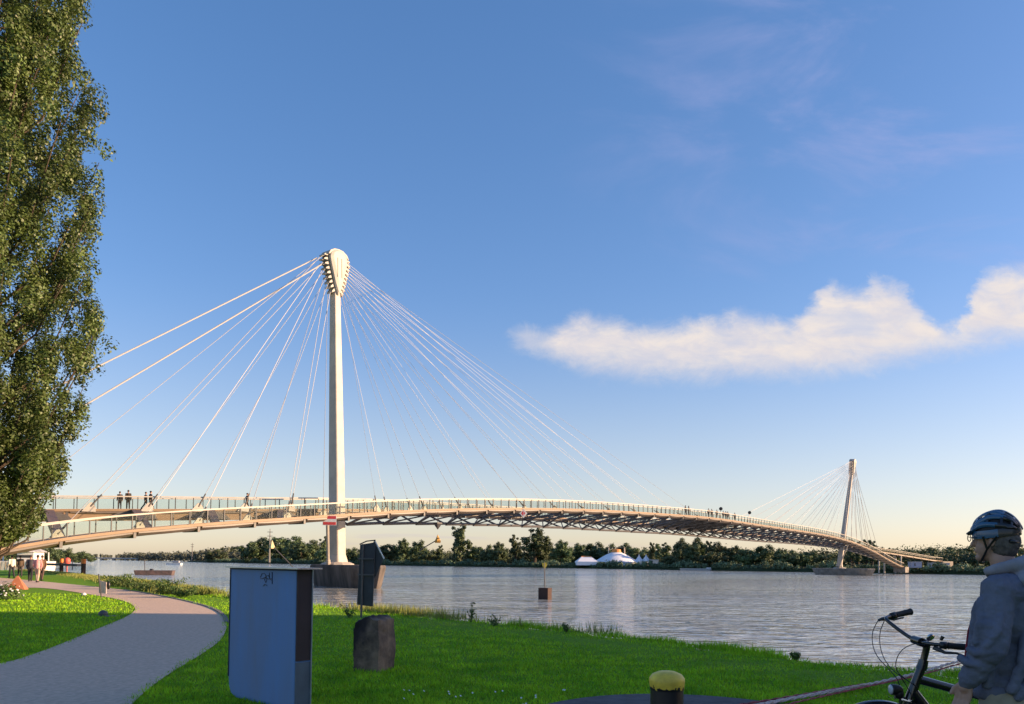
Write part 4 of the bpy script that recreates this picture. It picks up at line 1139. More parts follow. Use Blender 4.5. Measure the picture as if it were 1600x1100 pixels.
# ------------------------------------------------------------------ figures
def cap_mesh(mb, p, q, r0, r1, n=14):
    p, q = Vector(p), Vector(q); d = q - p; L = d.length; d = d / L if L > 1e-6 else Vector((0, 0, 1))
    x = d.orthogonal().normalized(); y = d.cross(x); rings = []
    for k in range(5): a = math.pi / 2 * (1 - (k + .15) / 5.0); rings.append((p - d * r0 * math.sin(a), r0 * math.cos(a)))
    for k in range(5): a = math.pi / 2 * (k + .15) / 5.0; rings.append((q + d * r1 * math.sin(a), r1 * math.cos(a)))
    mb.loft([[c + (x * math.cos(2 * math.pi * k / n) + y * math.sin(2 * math.pi * k / n)) * r for k in range(n)] for c, r in rings])
def ell(mb, c, r, M=None): mb.ball(c, r, 18, 12, M=M)
def fuse(mb, name, m_, parent, voxel, smooth_it=6, disp=0.0, dsize=.15):
    o = mb.build(name, m_, parent, smooth=True, local=True)
    r = o.modifiers.new('remesh', 'REMESH'); r.mode = 'VOXEL'; r.voxel_size = voxel; r.use_smooth_shade = True
    s = o.modifiers.new('smooth', 'SMOOTH'); s.factor = .5; s.iterations = smooth_it
    if disp:
        tx = bpy.data.textures.new(name, 'CLOUDS'); tx.noise_scale = dsize; tx.noise_depth = 2
        d = o.modifiers.new('disp', 'DISPLACE'); d.texture = tx; d.strength = disp; d.mid_level = .5
    return o
skin = mat('skin', (.42, .24, .17), .55, var=.08)
hair_m = mat('grey_hair', (.12, .10, .085), .8, var=.3, vscale=40)
PCOL = {}
def cloth(col):
    if col not in PCOL: PCOL[col] = mat('cloth', col, .9, var=.15, vscale=5)
    return PCOL[col]
def small_person(loc, heading, label, shirt, trousers, group, stride=.25, arm=.2, hair=(.05, .035, .03), h=1.75, seed=0):
    k = h / 1.75; t = empty('person', loc, label, 'person', group, rz=heading)
    V = lambda x, y, z: Vector((x, y, z)) * k
    hipL, hipR = V(0, .09, .92), V(0, -.09, .92); kL, kR = V(stride * .6, .09, .5), V(-stride * .35, -.09, .49); fL, fR = V(stride * .9, .09, .07), V(-stride * 1.1, -.09, .09)
    b = MB()
    cap_mesh(b, V(0, 0, 1.0), V(.01, 0, 1.35), .13 * k, .15 * k); cap_mesh(b, V(0, 0, 1.42), V(.02, 0, 1.56), .055 * k, .055 * k); ell(b, V(.03, 0, 1.65), (.095 * k, .075 * k, .12 * k)); cap_mesh(b, V(.12, 0, 1.64), V(.13, 0, 1.63), .018 * k, .018 * k)
    aL = [(0, .19, 1.42), (-arm * .3, .24, 1.14), (arm * .9, .23, .92)]; aR = [(0, -.19, 1.42), (arm * .1, -.24, 1.13), (-arm * .3, -.23, .88)]
    for A in (aL, aR):
        cap_mesh(b, V(*A[0]), V(*A[1]), .045 * k, .037 * k); cap_mesh(b, V(*A[1]), V(*A[2]), .037 * k, .028 * k); w = Vector(A[2]); cap_mesh(b, w * k, (w + Vector((.02, 0, -.09))) * k, .036 * k, .028 * k)
    for hp, kn, ft in ((hipL, kL, fL), (hipR, kR, fR)):
        cap_mesh(b, hp, kn, .08 * k, .055 * k); cap_mesh(b, kn, ft, .055 * k, .036 * k); cap_mesh(b, ft + V(-.03, 0, -.03), ft + V(.15, 0, -.04), .04 * k, .032 * k)
    fuse(b, 'body', skin, t, .02, 3)
    b = MB(); cap_mesh(b, V(0, 0, .98), V(.01, 0, 1.33), .155 * k, .17 * k); cap_mesh(b, V(.01, -.13, 1.41), V(.01, .13, 1.41), .085 * k, .085 * k)
    for A in (aL, aR): cap_mesh(b, V(*A[0]), V(*A[1]), .068 * k, .055 * k); cap_mesh(b, V(*A[1]), V(*A[1]).lerp(V(*A[2]), .8), .055 * k, .045 * k)
    fuse(b, 'jacket', cloth(shirt), t, .022, 3)
    b = MB(); cap_mesh(b, hipL, hipR, .125 * k, .125 * k)
    for hp, kn, ft in ((hipL, kL, fL), (hipR, kR, fR)): cap_mesh(b, hp, kn, .098 * k, .073 * k); cap_mesh(b, kn, ft + V(0, 0, .03), .073 * k, .06 * k)
    fuse(b, 'trousers', cloth(trousers), t, .022, 3)
    b = MB(); ell(b, V(.01, 0, 1.69), (.105 * k, .088 * k, .10 * k)); b.build('hair', cloth(hair), t, local=True, smooth=True)
    for s_, f in ((1, fL), (-1, fR)): b = MB(); cap_mesh(b, f + V(-.04, 0, -.025), f + V(.16, 0, -.035), .048 * k, .04 * k); b.build('shoe', black_p, t, local=True, smooth=True)
    return t
def on_deck(px, vf, hf, side=.3):
    lo, hi = -60, LEN + 60
    for _ in range(50):
        m = (lo + hi) / 2; p = uv(m, vf(m) + side); p.z = 6
        if px_of(p)[0] < px: lo = m
        else: hi = m
    p, n, t = frame(vf, hf, (lo + hi) / 2); q = p + n * side; return q, math.atan2(t.y, t.x), (p, n, t)
dk = (.035, .028, .03)
G = 'pedestrians on the footbridge'
for px, fl, lb, sc_, hh in ((191, 1, 'leftmost dark-clad person leaning at the upper walkway railing', dk, 1.72), (204, 1, 'tall dark-clad person second from left on the upper walkway', (.04, .03, .025), 1.86),
                        (231, 0, 'dark-clad person walking third from left on the upper walkway', (.03, .03, .04), 1.7), (238.5, 0, 'dark-clad person striding right, fourth from left on the upper walkway', (.06, .035, .025), 1.8)):
    q, hd_, _ = on_deck(px, vB, hB, .9); small_person(q, hd_ + (math.pi / 2 if fl else 0), lb, sc_, (.025, .022, .025), G, .12 if fl else .35, h=hh)
q, hd_, _ = on_deck(387, vB, hB, .5); small_person(q, hd_, 'lone dark-clad person on the upper walkway left of the near pylon', dk, dk, G)
for px, lb in ((1071, 'left one of two people standing at the railing beyond mid-bridge'), (1076, 'right one of two people standing at the railing beyond mid-bridge')):
    q, hd_, _ = on_deck(px, vA, hA, .7); small_person(q, hd_ + 1.5, lb, dk, (.03, .03, .04), G, .1, h=1.85)
for px, c, lb in ((1107, (.04, .03, .03), 'first walker from the left in the line crossing the far half of the bridge'), (1112, (.10, .05, .04), 'second walker from the left in the line crossing the far half'), (1120, dk, 'third walker, standing tallest beside the round sign on the bridge'), (1130, (.05, .04, .06), 'fourth walker, just right of the round sign on the bridge'), (1134, dk, 'fifth walker from the left on the far half of the bridge'), (1137, (.03, .03, .04), 'sixth walker from the left on the far half of the bridge'), (1148, (.12, .08, .06), 'rightmost walker, just left of the post with the round lamp')):
    q, hd_, _ = on_deck(px, vA, hA, .5); small_person(q, hd_, lb, c, dk, G, .25, h=1.8)
# round signs/lamps standing over the railing
for px, top_, lb, pm in ((1126, 795, 'dark round disc on a short mast above the bridge railing', steel_d), (1171, 801, 'dark round disc on a white post above the bridge railing', white_p)):
    q, hd_, (p, n, t) = on_deck(px, vA, hA, 1.15); zt = at(px, top_, q.y).z
    t_ = empty('round_sign', q, lb, 'sign', 'round signs on the bridge'); b = MB(); b.tube([q, Vector((q.x, q.y, zt))], .09 if pm is white_p else .05, 6); b.build('mast', pm, t_)
    b = MB(); b.lathe([(.05, -.08), (.36, -.06), (.36, .06), (.05, .08)], Vector((q.x, q.y, zt)) - Vector((0, .12, 0)), 18, M=Matrix.Rotation(R(90), 3, 'X') ); b.build('disc', black_p, t_)
# navigation boards hung on the bridge
def board(name, label, vf, hf, px, pts, mats_stripes, off=.35):
    q, _, (p, n, t) = on_deck(px, vf, hf, 0); return q, p, n, t
q, _, (p, n, t) = on_deck(515, vA, hA, HW); Y = (p + n * (HW + .35)).y
k = Y / 1240; o0 = at(515, 813.2, Y); tt = Vector((1, 0.12, 0)).normalized(); nn_ = Vector((tt.y, -tt.x, 0)); W_, H_ = 21.5 * k, 15.5 * k
sgn = empty('navigation_board', o0 - Vector((0, 0, H_ / 2)), 'rectangular red-white-red navigation board hung on the bridge by the near pylon', 'sign')
b = MB(); b.box(o0, (W_, .06, H_), math.atan2(tt.y, tt.x)); b.build('panel', white_p, sgn)
for s_ in (-1, 1): b = MB(); b.box(o0 + nn_ * .034 + Vector((0, 0, s_ * H_ * .31)), (W_ - .08, .01, H_ * .30), math.atan2(tt.y, tt.x)); b.build('red_stripe', mat('sign_red', (.62, .06, .06), .5), sgn)
b = MB()
for s_ in (-.4, .4): b.tube([o0 + tt * W_ * s_ - nn_ * .05, o0 + tt * W_ * s_ - nn_ * .45 + Vector((0, 0, .2))], .04, 6)
b.build('brackets', steel_d, sgn)
q, _, (p, n, t) = on_deck(818, vA, hA, HW); Y = (p + n * (HW + .35)).y; k = Y / 1240; o0 = at(818, 802, Y)
sgn = empty('navigation_diamond', o0, 'diamond red and white navigation board on the middle of the bridge edge', 'sign')
a_, c_ = 6.2 * k, 7.6 * k; dm = [(0, -c_), (a_, 0), (0, c_), (-a_, 0)]
b = MB(); b.prism(dm, o0, tt, Vector((0, 0, 1)), nn_, .06); b.build('panel', white_p, sgn)
b = MB(); b.prism([(-.04, -c_ * .6), (-.04, c_ * .6), (-a_ * .6, 0)], o0 + nn_ * .034, tt, Vector((0, 0, 1)), nn_, .01); b.build('red_half', MATS['sign_red'], sgn)
b = MB(); b.prism([(.04, -c_ * .45), (a_ * .45, 0), (.04, c_ * .45)], o0 + nn_ * .034, tt, Vector((0, 0, 1)), nn_, .01); b.build('red_flash', MATS['sign_red'], sgn)
# radar reflectors: dark point below the deck and the yellow one on its arm beneath
q, _, (p, n, t) = on_deck(684, vA, hA, HW + .2); Y = q.y; k = Y / 1240; o0 = at(684, 820, Y)
b = MB(); b.lathe([(.03, -.55), (.52, .15), (.52, .25), (.05, .3)], o0, 4); b.tube([o0 + Vector((0, 0, .2)), Vector((o0.x, o0.y, q.z - .3))], .04, 6); tag(b.build('radar_reflector', steel_d, loc=o0), 'dark downward-pointing cone marker hung under the bridge', 'marker')
# ------------------------------------------------------------------ river furniture
def floor_w(px, py): return on(px, py, WATER_Z)
w0 = floor_w(852, 937); k = w0.y / 1250
mk = empty('river_marker', w0, 'dark square marker block in the river with a pole and small yellow flag', 'marker')
b = MB(); rz = R(-33); M_ = Matrix.Rotation(rz, 3, 'Z'); zt_ = at(850, 918.5, w0.y + .4).z; b.box(Vector((w0.x, w0.y + .5, (zt_ + WATER_Z - .3) / 2)), (.86, .62, zt_ - WATER_Z + .3), rz); bevel(b.build('block', rust, mk), .02, 1)
b = MB(); b.tube([w0 + Vector((0, .5, .5)), at(850.5, 879, w0.y + .5)], .045, 6); b.build('pole', steel_g, mk)
fp_ = at(850.5, 884, w0.y + .5); b = MB(); b.prism([(-.18, .2), (.16, .26), (.2, 0), (.02, -.26), (-.12, -.05)], fp_, (1, 0, 0), (0, 0, 1), (0, 1, 0), .05); b.build('flag', yellow_p, mk)
# leaning beacons with light yellow tops: one behind the blue cabinet, one on the opposite shore
def beacon(p0_, p1_, r, label, tm):
    t = empty('leaning_beacon', p0_, label, 'beacon', 'leaning river beacons'); b = MB(); b.tube([p0_, p1_], r, 6); b.build('pole', steel_g, t)
    b = MB(); b.lathe([(r * 5, -r * 6), (r * 5.5, -r * 3), (.01, r * 9)], p1_, 4); b.build('top_marker', tm, t); return t
beacon(at(476, 905, 24), at(425, 852, 24), .017, 'thin leaning pole with a pale pointed top behind the blue cabinet', mat('pale_yellow', (.6, .5, .28), .6)).location
beacon(at(655, 860, 118), at(684, 843, 118), .085, 'dark leaning arm with an amber pointed top seen beneath the bridge', mat('amber', (.7, .33, .04), .6))
# pontoon upstream
def hull(t, c, L, W, h, d, m_, nm='hull', z0=WATER_Z - .3, bow=.2):
    b = MB(); dn_ = Vector((-d.y, d.x, 0)); rings = []
    for z, kk in ((z0, .9), (z0 + .3, .96), (z0 + h, 1)):
        rings.append([Vector((c.x, c.y, z)) + d * (a * L / 2 * kk) + dn_ * (e_ * W / 2 * kk) for a, e_ in ((-1, -.9), (1 - bow, -1), (1, -.35), (1, .35), (1 - bow, 1), (-1, .9))])
    b.loft(rings); return b.build(nm, m_, t)
c_ = floor_w(242, 898); k = c_.y / 1250
pt = empty('work_pontoon', c_, 'low rusty flat pontoon with a thin pole moored in the river left of the cabinet', 'pontoon')
d_ = Vector((.97, .25, 0)).normalized(); hull(pt, c_, 58 * k, 3.2, 1.0, d_, mat('pontoon_steel', (.14, .09, .08), .8, col2=(.06, .05, .05), vscale=2), z0=WATER_Z - .2, bow=.02)
b = MB(); b.tube([c_ - d_ * 15 * k + Vector((0, 0, .5)), at(226, 875, c_.y)], .07, 6); b.build('pole', steel_g, pt)
b = MB(); b.box(c_ - d_ * 5 * k + Vector((0, 0, .9)), (.5, .5, .35)); b.build('hatch', steel_d, pt)
# grey boat further upstream
c_ = floor_w(272, 879.8); c_.y = min(c_.y, 420); c_ = at(272, 878.5, c_.y); c_.z = WATER_Z; k = c_.y / 1250
bt_ = empty('motor_boat', c_, 'small grey motor cruiser far upstream on the river', 'boat'); hull(bt_, c_, 26 * k, 2.6, 1.2, Vector((-1, .1, 0)).normalized(), white_p)
b = MB(); b.box(c_ + Vector((1.2, 0, 1.6)), (3.6, 1.9, 1.1)); bevel(b.build('cabin', mat('boat_grey', (.3, .32, .35), .5), bt_), .25, 2)
# moored white passenger ship and jetty at the left
Ys = 100.0
c_ = at(28, 880, Ys); k = Ys / 1250
sh = empty('river_ship', Vector((c_.x, Ys, WATER_Z)), 'long white passenger ship with a canopied deckhouse moored at the left', 'ship')
dS = Vector((1, .18, 0)).normalized()
m0 = Vector((at(20, 880, Ys).x, Ys, 0)); zt = at(20, 876.5, Ys).z; zb = WATER_Z - .2
hull(sh, m0, 120 * k, 5, zt - zb, dS, mat('ship_white', (.78, .74, .68), .45, var=.05), z0=zb, bow=.14)
b = MB(); cb = Vector((at(48, 874, Ys).x, Ys, zt + .55)); b.box(cb, (24 * k, 3.2, 1.1), math.atan2(dS.y, dS.x)); b.build('deckhouse', MATS['ship_white'], sh)
b = MB(); b.box(cb + Vector((-.1, 0, .05)), (23 * k, 3.26, .35), math.atan2(dS.y, dS.x)); b.build('window_band', steel_d, sh)
b = MB(); b.loft([[cb + dS * a * 11 * k * s_ + Vector((0, e_ * 1.9 * s_, z)) for a, e_ in ((-1, -1), (1, -1), (1, 1), (-1, 1))] for s_, z in ((1, .62), (1, .72), (.5, 1.1))]); b.build('canopy', mat('grey_canopy', (.3, .3, .32), .7), sh)
b = MB(); 
for i in range(15):
    q = m0 + dS * (i - 7) * 8 * k + Vector((0, -2.52, zt)); b.box(q - Vector((0, 0, .55)), (.1, .06, 1.0))
b.build('rubbing_ribs', mat('buff_strip', (.5, .4, .3), .6), sh)
for px, h_ in ((5, 863), (76, 863)): b = MB(); q = at(px, 874, Ys); b.tube([Vector((q.x, Ys, zt - .1)), at(px, h_, Ys)], .07, 6); b.build('mast', white_p, sh)
Yj = 92.0
jt = empty('jetty', Vector((at(95, 885, Yj).x, Yj, WATER_Z)), 'dark low jetty beam joining the ship to the orange-topped piles', 'jetty')
b = MB(); q0, q1 = at(66, 881.5, Yj + 1), at(124, 883, Yj); b.loft([[q + Vector((0, a * .5, e_ * .13)) for a, e_ in ((-1, -1), (1, -1), (1, 1), (-1, 1))] for q in (q0, q1)]); b.build('walkway', steel_d, jt)
b = MB(); b.tube([at(113, 891, Yj) , at(113, 875, Yj)], .05, 6); b.build('rail_post', steel_g, jt)
for px, tp_, bt__, y_, w_, lb in ((96, 873, 892, 92, 5.6, 'shorter orange-topped mooring pile nearer the ship'), (130.5, 873.5, 893.5, 86, 7, 'thick dark mooring pile with an orange top at the end of the jetty')):
    t = empty('mooring_pile', Vector((at(px, 885, y_).x, y_, WATER_Z)), lb, 'pile', 'mooring piles'); r = w_ * y_ / 1250 / 2; ztp = at(px, tp_, y_).z; xx = t.location.x
    b = MB(); b.tube([(xx, y_, WATER_Z - 1), (xx, y_, ztp - .5)], r, 14); auto(b.build('shaft', rust, t), 50); b = MB(); b.tube([(xx, y_, ztp - .5), (xx, y_, ztp)], r * 1.03, 14); auto(b.build('orange_top', orange_p, t), 50)
q = at(105, 875.5, 110); b = MB(); b.lathe([(.05, -.9), (.42, -.35), (.42, .1), (.3, .3), (.05, .4)], q, 14); b.tube([Vector((q.x, q.y, WATER_Z - .5)), q], .08, 6); tag(b.build('channel_buoy', mat('buoy_red', (.6, .1, .07), .6), loc=q, smooth=True), 'red channel buoy between the two mooring piles', 'buoy')
# strollers on the far path
G2 = 'strollers on the path at the left'
for px, py, hd_, sh_, tr_, lb in ((18, 903, 2.6, (.7, .66, .6), (.03, .03, .04), 'stroller in white top with a red bag strap behind the terracotta pyramid'), (31, 902, 2.2, (.09, .06, .04), (.05, .04, .04), 'stroller in brown just right of the one in white'),
                            (47, 908.5, 2.0, (.04, .04, .05), (.02, .02, .025), 'stroller in dark clothes left of the one in pink'), (58, 910, 1.8, (.6, .3, .3), (.45, .34, .27), 'stroller in pink top and pale trousers on the path'), (65, 907.5, 1.8, (.16, .08, .05), (.1, .06, .05), 'stroller in russet brown right of the one in pink')):
    p = on(px, py, 0.012); small_person(p, hd_, lb, sh_, tr_, G2, .2, h=1.72)
# ------------------------------------------------------------------ circus tents
tent_w = mat('tent_canvas', (.80, .81, .84), .8, var=.05, vscale=.3); tent_o = mat('tent_orange', (.75, .3, .08), .7, var=.1)
YT = bank_Y(962) + 26
def tz(px, py, Y): return at(px, py, Y)
def tent(name, label, pxc, w_px, prof, Y, top_col=None, n=12, group=None, sy=1.0):
    base_ = tz(pxc, 884, Y); k = Y / 1250
    t = empty(name, Vector((base_.x, Y, base_.z)), label, 'tent', group); b = MB()
    def zz(py): return tz(pxc, py, Y).z
    b.lathe([(w_px / 2 * f * k, zz(py)) for f, py in prof], (base_.x, Y, 0), n); auto(b.build('canvas', tent_w, t), 25); return t, base_, k, zz
t, bs, k, zz = tent('circus_tent', 'large white circus big top with an orange crown among the far trees', 963, 76, [(.97, 886), (.97, 879.5), (1.0, 878.5), (.80, 874.5), (.45, 867), (.22, 863.2)], YT, n=16)
b = MB(); b.lathe([(8.5 * k, zz(863.4)), (7.5 * k, zz(861)), (7.2 * k, zz(858.6)), (2 * k, zz(857.6))], (bs.x, YT, 0), 16); b.build('crown', tent_o, t)
for dx in (-13, 13): b = MB(); b.tube([(bs.x + dx * k, YT - 1, zz(866.5)), (bs.x + dx * k * .97, YT - 1, zz(855.5))], .30, 8); b.build('king_pole', mat('pole_buff', (.6, .5, .4), .6), t)
b = MB(); b.tube([(bs.x - 13 * k, YT - 1, zz(856.2)), (bs.x, YT - 1, zz(855.2)), (bs.x + 13 * k, YT - 1, zz(856.2))], .16, 6); b.build('cross_truss', steel_g, t)
# ridge tent to the left
b0 = tz(916, 884, YT); t = empty('ridge_tent', Vector((b0.x, YT, b0.z)), 'white ridge tent with an orange ridge left of the big top', 'tent'); b = MB(); z1, z2, z3 = tz(916, 881, YT).z, tz(916, 877.5, YT).z, tz(916, 870.2, YT).z
def rect(w, dpt, z, x0=0): return [Vector((b0.x + x0 + a * w * k, YT + c * dpt, z)) for a, c in ((-1, -1), (1, -1), (1, 1), (-1, 1))]
b.loft([rect(16.5, 9, z1 - .8), rect(16.5, 9, z2), rect(8, 1.5, z3)]); b.build('canvas', tent_w, t)
b = MB(); b.loft([rect(8.2, 1.7, z3 - .1), rect(8.0, 1.2, z3 + .45)]); b.build('ridge_strip', tent_o, t)
for px, lb in ((998.5, 'left one of two white pagoda tents with pointed peaks'), (1009.5, 'right one of two white pagoda tents with pointed peaks')):
    tent('pagoda_tent', lb, px, 18 if px < 1003 else 19, [(.98, 884), (.98, 877.5), (1.02, 876.8), (.5, 873.5), (.18, 869.5), (.02, 866.2)], YT - 4, n=4, group='pagoda tents')
def cabin(name, label, cat, pxa, pxb, pyt, pyb, Y, m_, group=None, dp=3.0, roof=None):
    a_, c_ = tz(pxa, pyb, Y), tz(pxb, pyb, Y); z1 = tz((pxa + pxb) / 2, pyt, Y).z; z0_ = a_.z
    t = empty(name, Vector(((a_.x + c_.x) / 2, Y, z0_)), label, cat, group); b = MB(); b.box(((a_.x + c_.x) / 2, Y + dp / 2, (z0_ + z1) / 2), (c_.x - a_.x, dp, z1 - z0_)); b.build('body', m_, t)
    b = MB(); b.box(((a_.x + c_.x) / 2, Y + dp / 2, z1 + .07), (c_.x - a_.x + .3, dp + .3, .14)); b.build('roof', roof or white_p, t)
    b = MB(); 
    b.box((a_.x * .7 + c_.x * .3, Y - .01, (z0_ + z1) / 2 + .1), ((c_.x - a_.x) * .14, .04, (z1 - z0_) * .5)); b.build('door', steel_g, t)
cabin('caravan', 'white caravan with an orange end right of the pagoda tents', 'caravan', 1014, 1029, 874.6, 881, YT - 6, white_p)
cabin('container', 'left pale blue container cabin behind the scrub by the far ramp', 'container', 1425, 1440.5, 878.3, 887, 292, mat('container_blue', (.34, .38, .48), .6), 'container cabins by the far ramp')
cabin('container', 'right wider pale blue container cabin behind the scrub by the far ramp', 'container', 1456, 1484, 880, 888, 296, MATS['container_blue'], 'container cabins by the far ramp')
# landing stage by the opposite bank
q = floor_w(1087, 892.2); Yb = bank_Y(1087) - 5; c_ = at(1087, 890, Yb); c_.z = WATER_Z
ls = empty('moored_barge', c_, 'long low pale barge moored against the far bank right of the tents', 'barge'); hull(ls, c_, 50 * Yb / 1250, 4, 1.15, Vector((1, -.12, 0)).normalized(), mat('barge_grey', (.38, .38, .36), .7), z0=WATER_Z - .2, bow=.1)
b = MB(); b.box(c_ + Vector((9 * Yb / 1250 * 2.3, 0, 1.1)), (1.6, 2, .6)); b.build('wheelhouse', white_p, ls)
# low upstream bridge on the horizon
ub_ = empty('distant_bridge', at(205, 873, 1500), 'low pale road bridge far upstream on the horizon', 'bridge')
a_, c_ = at(150, 871.8, 1500), at(262, 873.5, 1500); b = MB(); b.loft([[q + Vector((0, e_ * 6, z_)) for e_, z_ in ((-1, -1.2), (1, -1.2), (1, 1.2), (-1, 1.2))] for q in (a_, c_)]); hz = mat('hazy_concrete', (.42, .42, .40), .9); b.build('deck', hz, ub_)
for i in range(6):
    q = a_.lerp(c_, (i + .5) / 6); b = MB(); b.box(Vector((q.x, q.y, q.z - 4)), (4, 8, 7)); b.build('bridge_pier', hz, ub_)
# power masts on the horizon
for px, tp_, Y, lb in ((300, 848, 900, 'thin lattice mast on the skyline above the upstream shore'), (421, 826, 620, 'thin lattice mast rising behind the wooded grove')):
    q = at(px, 876, Y); z1 = at(px, tp_, Y).z; t = empty('power_mast', Vector((q.x, Y, 0)), lb, 'mast', 'power masts'); b = MB(); b.tube([(q.x, Y, 0), (q.x, Y, z1)], [.9, .25], 4); b.build('tower', steel_g, t)
    for f in (.78, .9): b = MB(); b.box((q.x, Y, z1 * f), (z1 * .16, .4, .4)); b.build('crossarm', steel_g, t)

# grove on the near bank upstream (left edge, below the bridge)
near_grove = [('round', -20, 848, 60, 150, 'leftmost sunlit tree behind the moored ship'), ('bushy', 22, 856, 60, 160, 'broad sunlit tree directly behind the ship canopy'), ('round', 52, 852, 50, 170, 'rounded tree behind the ship bow'), ('bushy', 80, 853, 46, 230, 'greyish green tree behind the orange-topped piles'), ('bushy', 104, 856, 44, 300, 'low wooded clump above the jetty end'), ('bushy', 128, 861, 44, 380, 'sloping end of the upstream grove at the water')]
for kd, px, tp_, w_, Y, lb in near_grove:
    q = at(px, tp_, Y); pr = protos[kd][0]; k = Y / 1250
    bw = {'round': 8.6, 'bushy': 10.0}[kd]; th_ = {'round': 10.2, 'bushy': 7.4}[kd]
    copy_thing(pr, (q.x, Y, -.4), (w_ * k / bw, w_ * k / bw, (q.z + .4) / th_), random.uniform(0, 6), lb, 'trees on the near bank upstream')
for kd in protos:
    for i, pr in enumerate(protos[kd]):
        if (kd, i) not in used_proto:
            for ch in list(pr.children): bpy.data.objects.remove(ch)
            bpy.data.objects.remove(pr)

# ------------------------------------------------------------------ unseen building added out of frame to shade the foreground lawn
hs_ = empty('stand_in_house', (50, -14, 0), 'unseen stand-in building added on the right to shade the lawn', 'stand_in_house')
b = MB(); b.box((50, -18.5, 6.5), (14, 79, 13)); b.build('wall', mat('render', (.45, .4, .33), .9), hs_)
b = MB(); b.prism([(-8, 0), (8, 0), (0, 5)], (50, -18.5, 13.01), (1, 0, 0), (0, 0, 1), (0, 1, 0), 79); b.build('roof', mat('roof_tiles', (.22, .08, .05), .9), hs_)
for i in range(12):
    for z in (3, 6.5, 10): b = MB(); b.box((42.98, -52 + i * 6.3, z), (.1, 1.3, 1.6)); b.build('window', mat('window_glass', (.05, .06, .07), .1) if 'window_glass' not in MATS else MATS['window_glass'], hs_)
# ------------------------------------------------------------------ man with helmet and hooded jacket
MY = 4.1
man_p = at(1578, 1000, MY); man_p.z = 0
man = empty('person', man_p, 'man in grey-blue hooded jacket and blue cycling helmet standing at the right edge', 'person', rz=R(131))
hood_c = mat('hoodie_fabric', (.14, .15, .20), .95, var=.12, vscale=9, bump=.004, bscale=60, spec=.15)
b = MB()
# torso, neck, head
cap_mesh(b, (0, 0, .98), (0, 0, 1.32), .13, .15); cap_mesh(b, (-.02, -.12, 1.42), (-.02, .12, 1.42), .08, .08)
cap_mesh(b, (-.015, 0, 1.45), (.035, 0, 1.60), .064, .060)
HD = Vector((.06, 0, 1.70))
ell(b, HD + Vector((-.012, 0, .015)), (.098, .078, .105)); ell(b, HD + Vector((.035, 0, -.045)), (.062, .056, .072))
cap_mesh(b, HD + Vector((.075, -.012, -.098)), HD + Vector((.075, .012, -.098)), .022, .022)
cap_mesh(b, HD + Vector((.092, 0, .012)), HD + Vector((.113, 0, -.028)), .009, .014)        # nose
cap_mesh(b, HD + Vector((.085, -.03, .03)), HD + Vector((.085, .03, .03)), .014, .014)       # brow
cap_mesh(b, HD + Vector((.092, -.018, -.062)), HD + Vector((.092, .018, -.062)), .009, .009) # lips
for s in (-1, 1): ell(b, HD + Vector((-.005, s * .080, -.012)), (.018, .009, .032))
hips = [(0, .09, .92), (0, -.09, .92)]; knees = [(.03, .1, .5), (.0, -.11, .5)]; feet = [(-.02, .11, .08), (-.04, -.12, .08)]
for hp, kn, ft in zip(hips, knees, feet):
    cap_mesh(b, hp, kn, .085, .06); cap_mesh(b, kn, ft, .058, .038); cap_mesh(b, Vector(ft) + Vector((-.03, 0, -.03)), Vector(ft) + Vector((.16, 0, -.045)), .04, .03)
armL = [(-.01, .205, 1.43), (-.005, .262, 1.16), (.125, .25, .955)]; armR = [(-.01, -.205, 1.43), (-.0, -.262, 1.16), (.10, -.25, .955)]
for A in (armL, armR): cap_mesh(b, A[0], A[1], .048, .040); cap_mesh(b, A[1], A[2], .040, .029)
def hand(b, w, d, side, curl):
    """w wrist, d direction of the hand, side: thumb side direction"""
    w, d, side = Vector(w), Vector(d).normalized(), Vector(side).normalized(); nrm = d.cross(side).normalized(); side = nrm.cross(d).normalized()
    cap_mesh(b, w, w + d * .03, .028, .030)
    for k in range(4):
        o_ = side * (.033 - .022 * k); cap_mesh(b, w + d * .02 + o_ * .7, w + d * .082 + o_, .0135, .0115)
        L_ = (.072, .080, .074, .058)[k]; a = w + d * .082 + o_; ang = curl
        for j, fr in enumerate((.45, .32, .23)):
            ang_ = curl * (j + .6); q = a + (d * math.cos(ang_) - nrm * math.sin(ang_)) * L_ * fr * 1.15; cap_mesh(b, a, q, .0098 - .0008 * j, .0092 - .0008 * j, 10); a = q
    t0_ = w + d * .018 + side * .026; t1_ = t0_ + (d * .7 + side * .55 - nrm * .15).normalized() * .042; t2_ = t1_ + (d * .95 + side * .1 - nrm * .3).normalized() * .032
    cap_mesh(b, t0_, t1_, .014, .0115); cap_mesh(b, t1_, t2_, .0115, .0095)
hand(b, armL[2], (.22, 0, -.95), (.9, -.15, .2), .30)
hand(b, armR[2], (.22, 0, -.95), (.9, .15, .2), .4)
fuse(b, 'body', skin, man, .0055, 4)
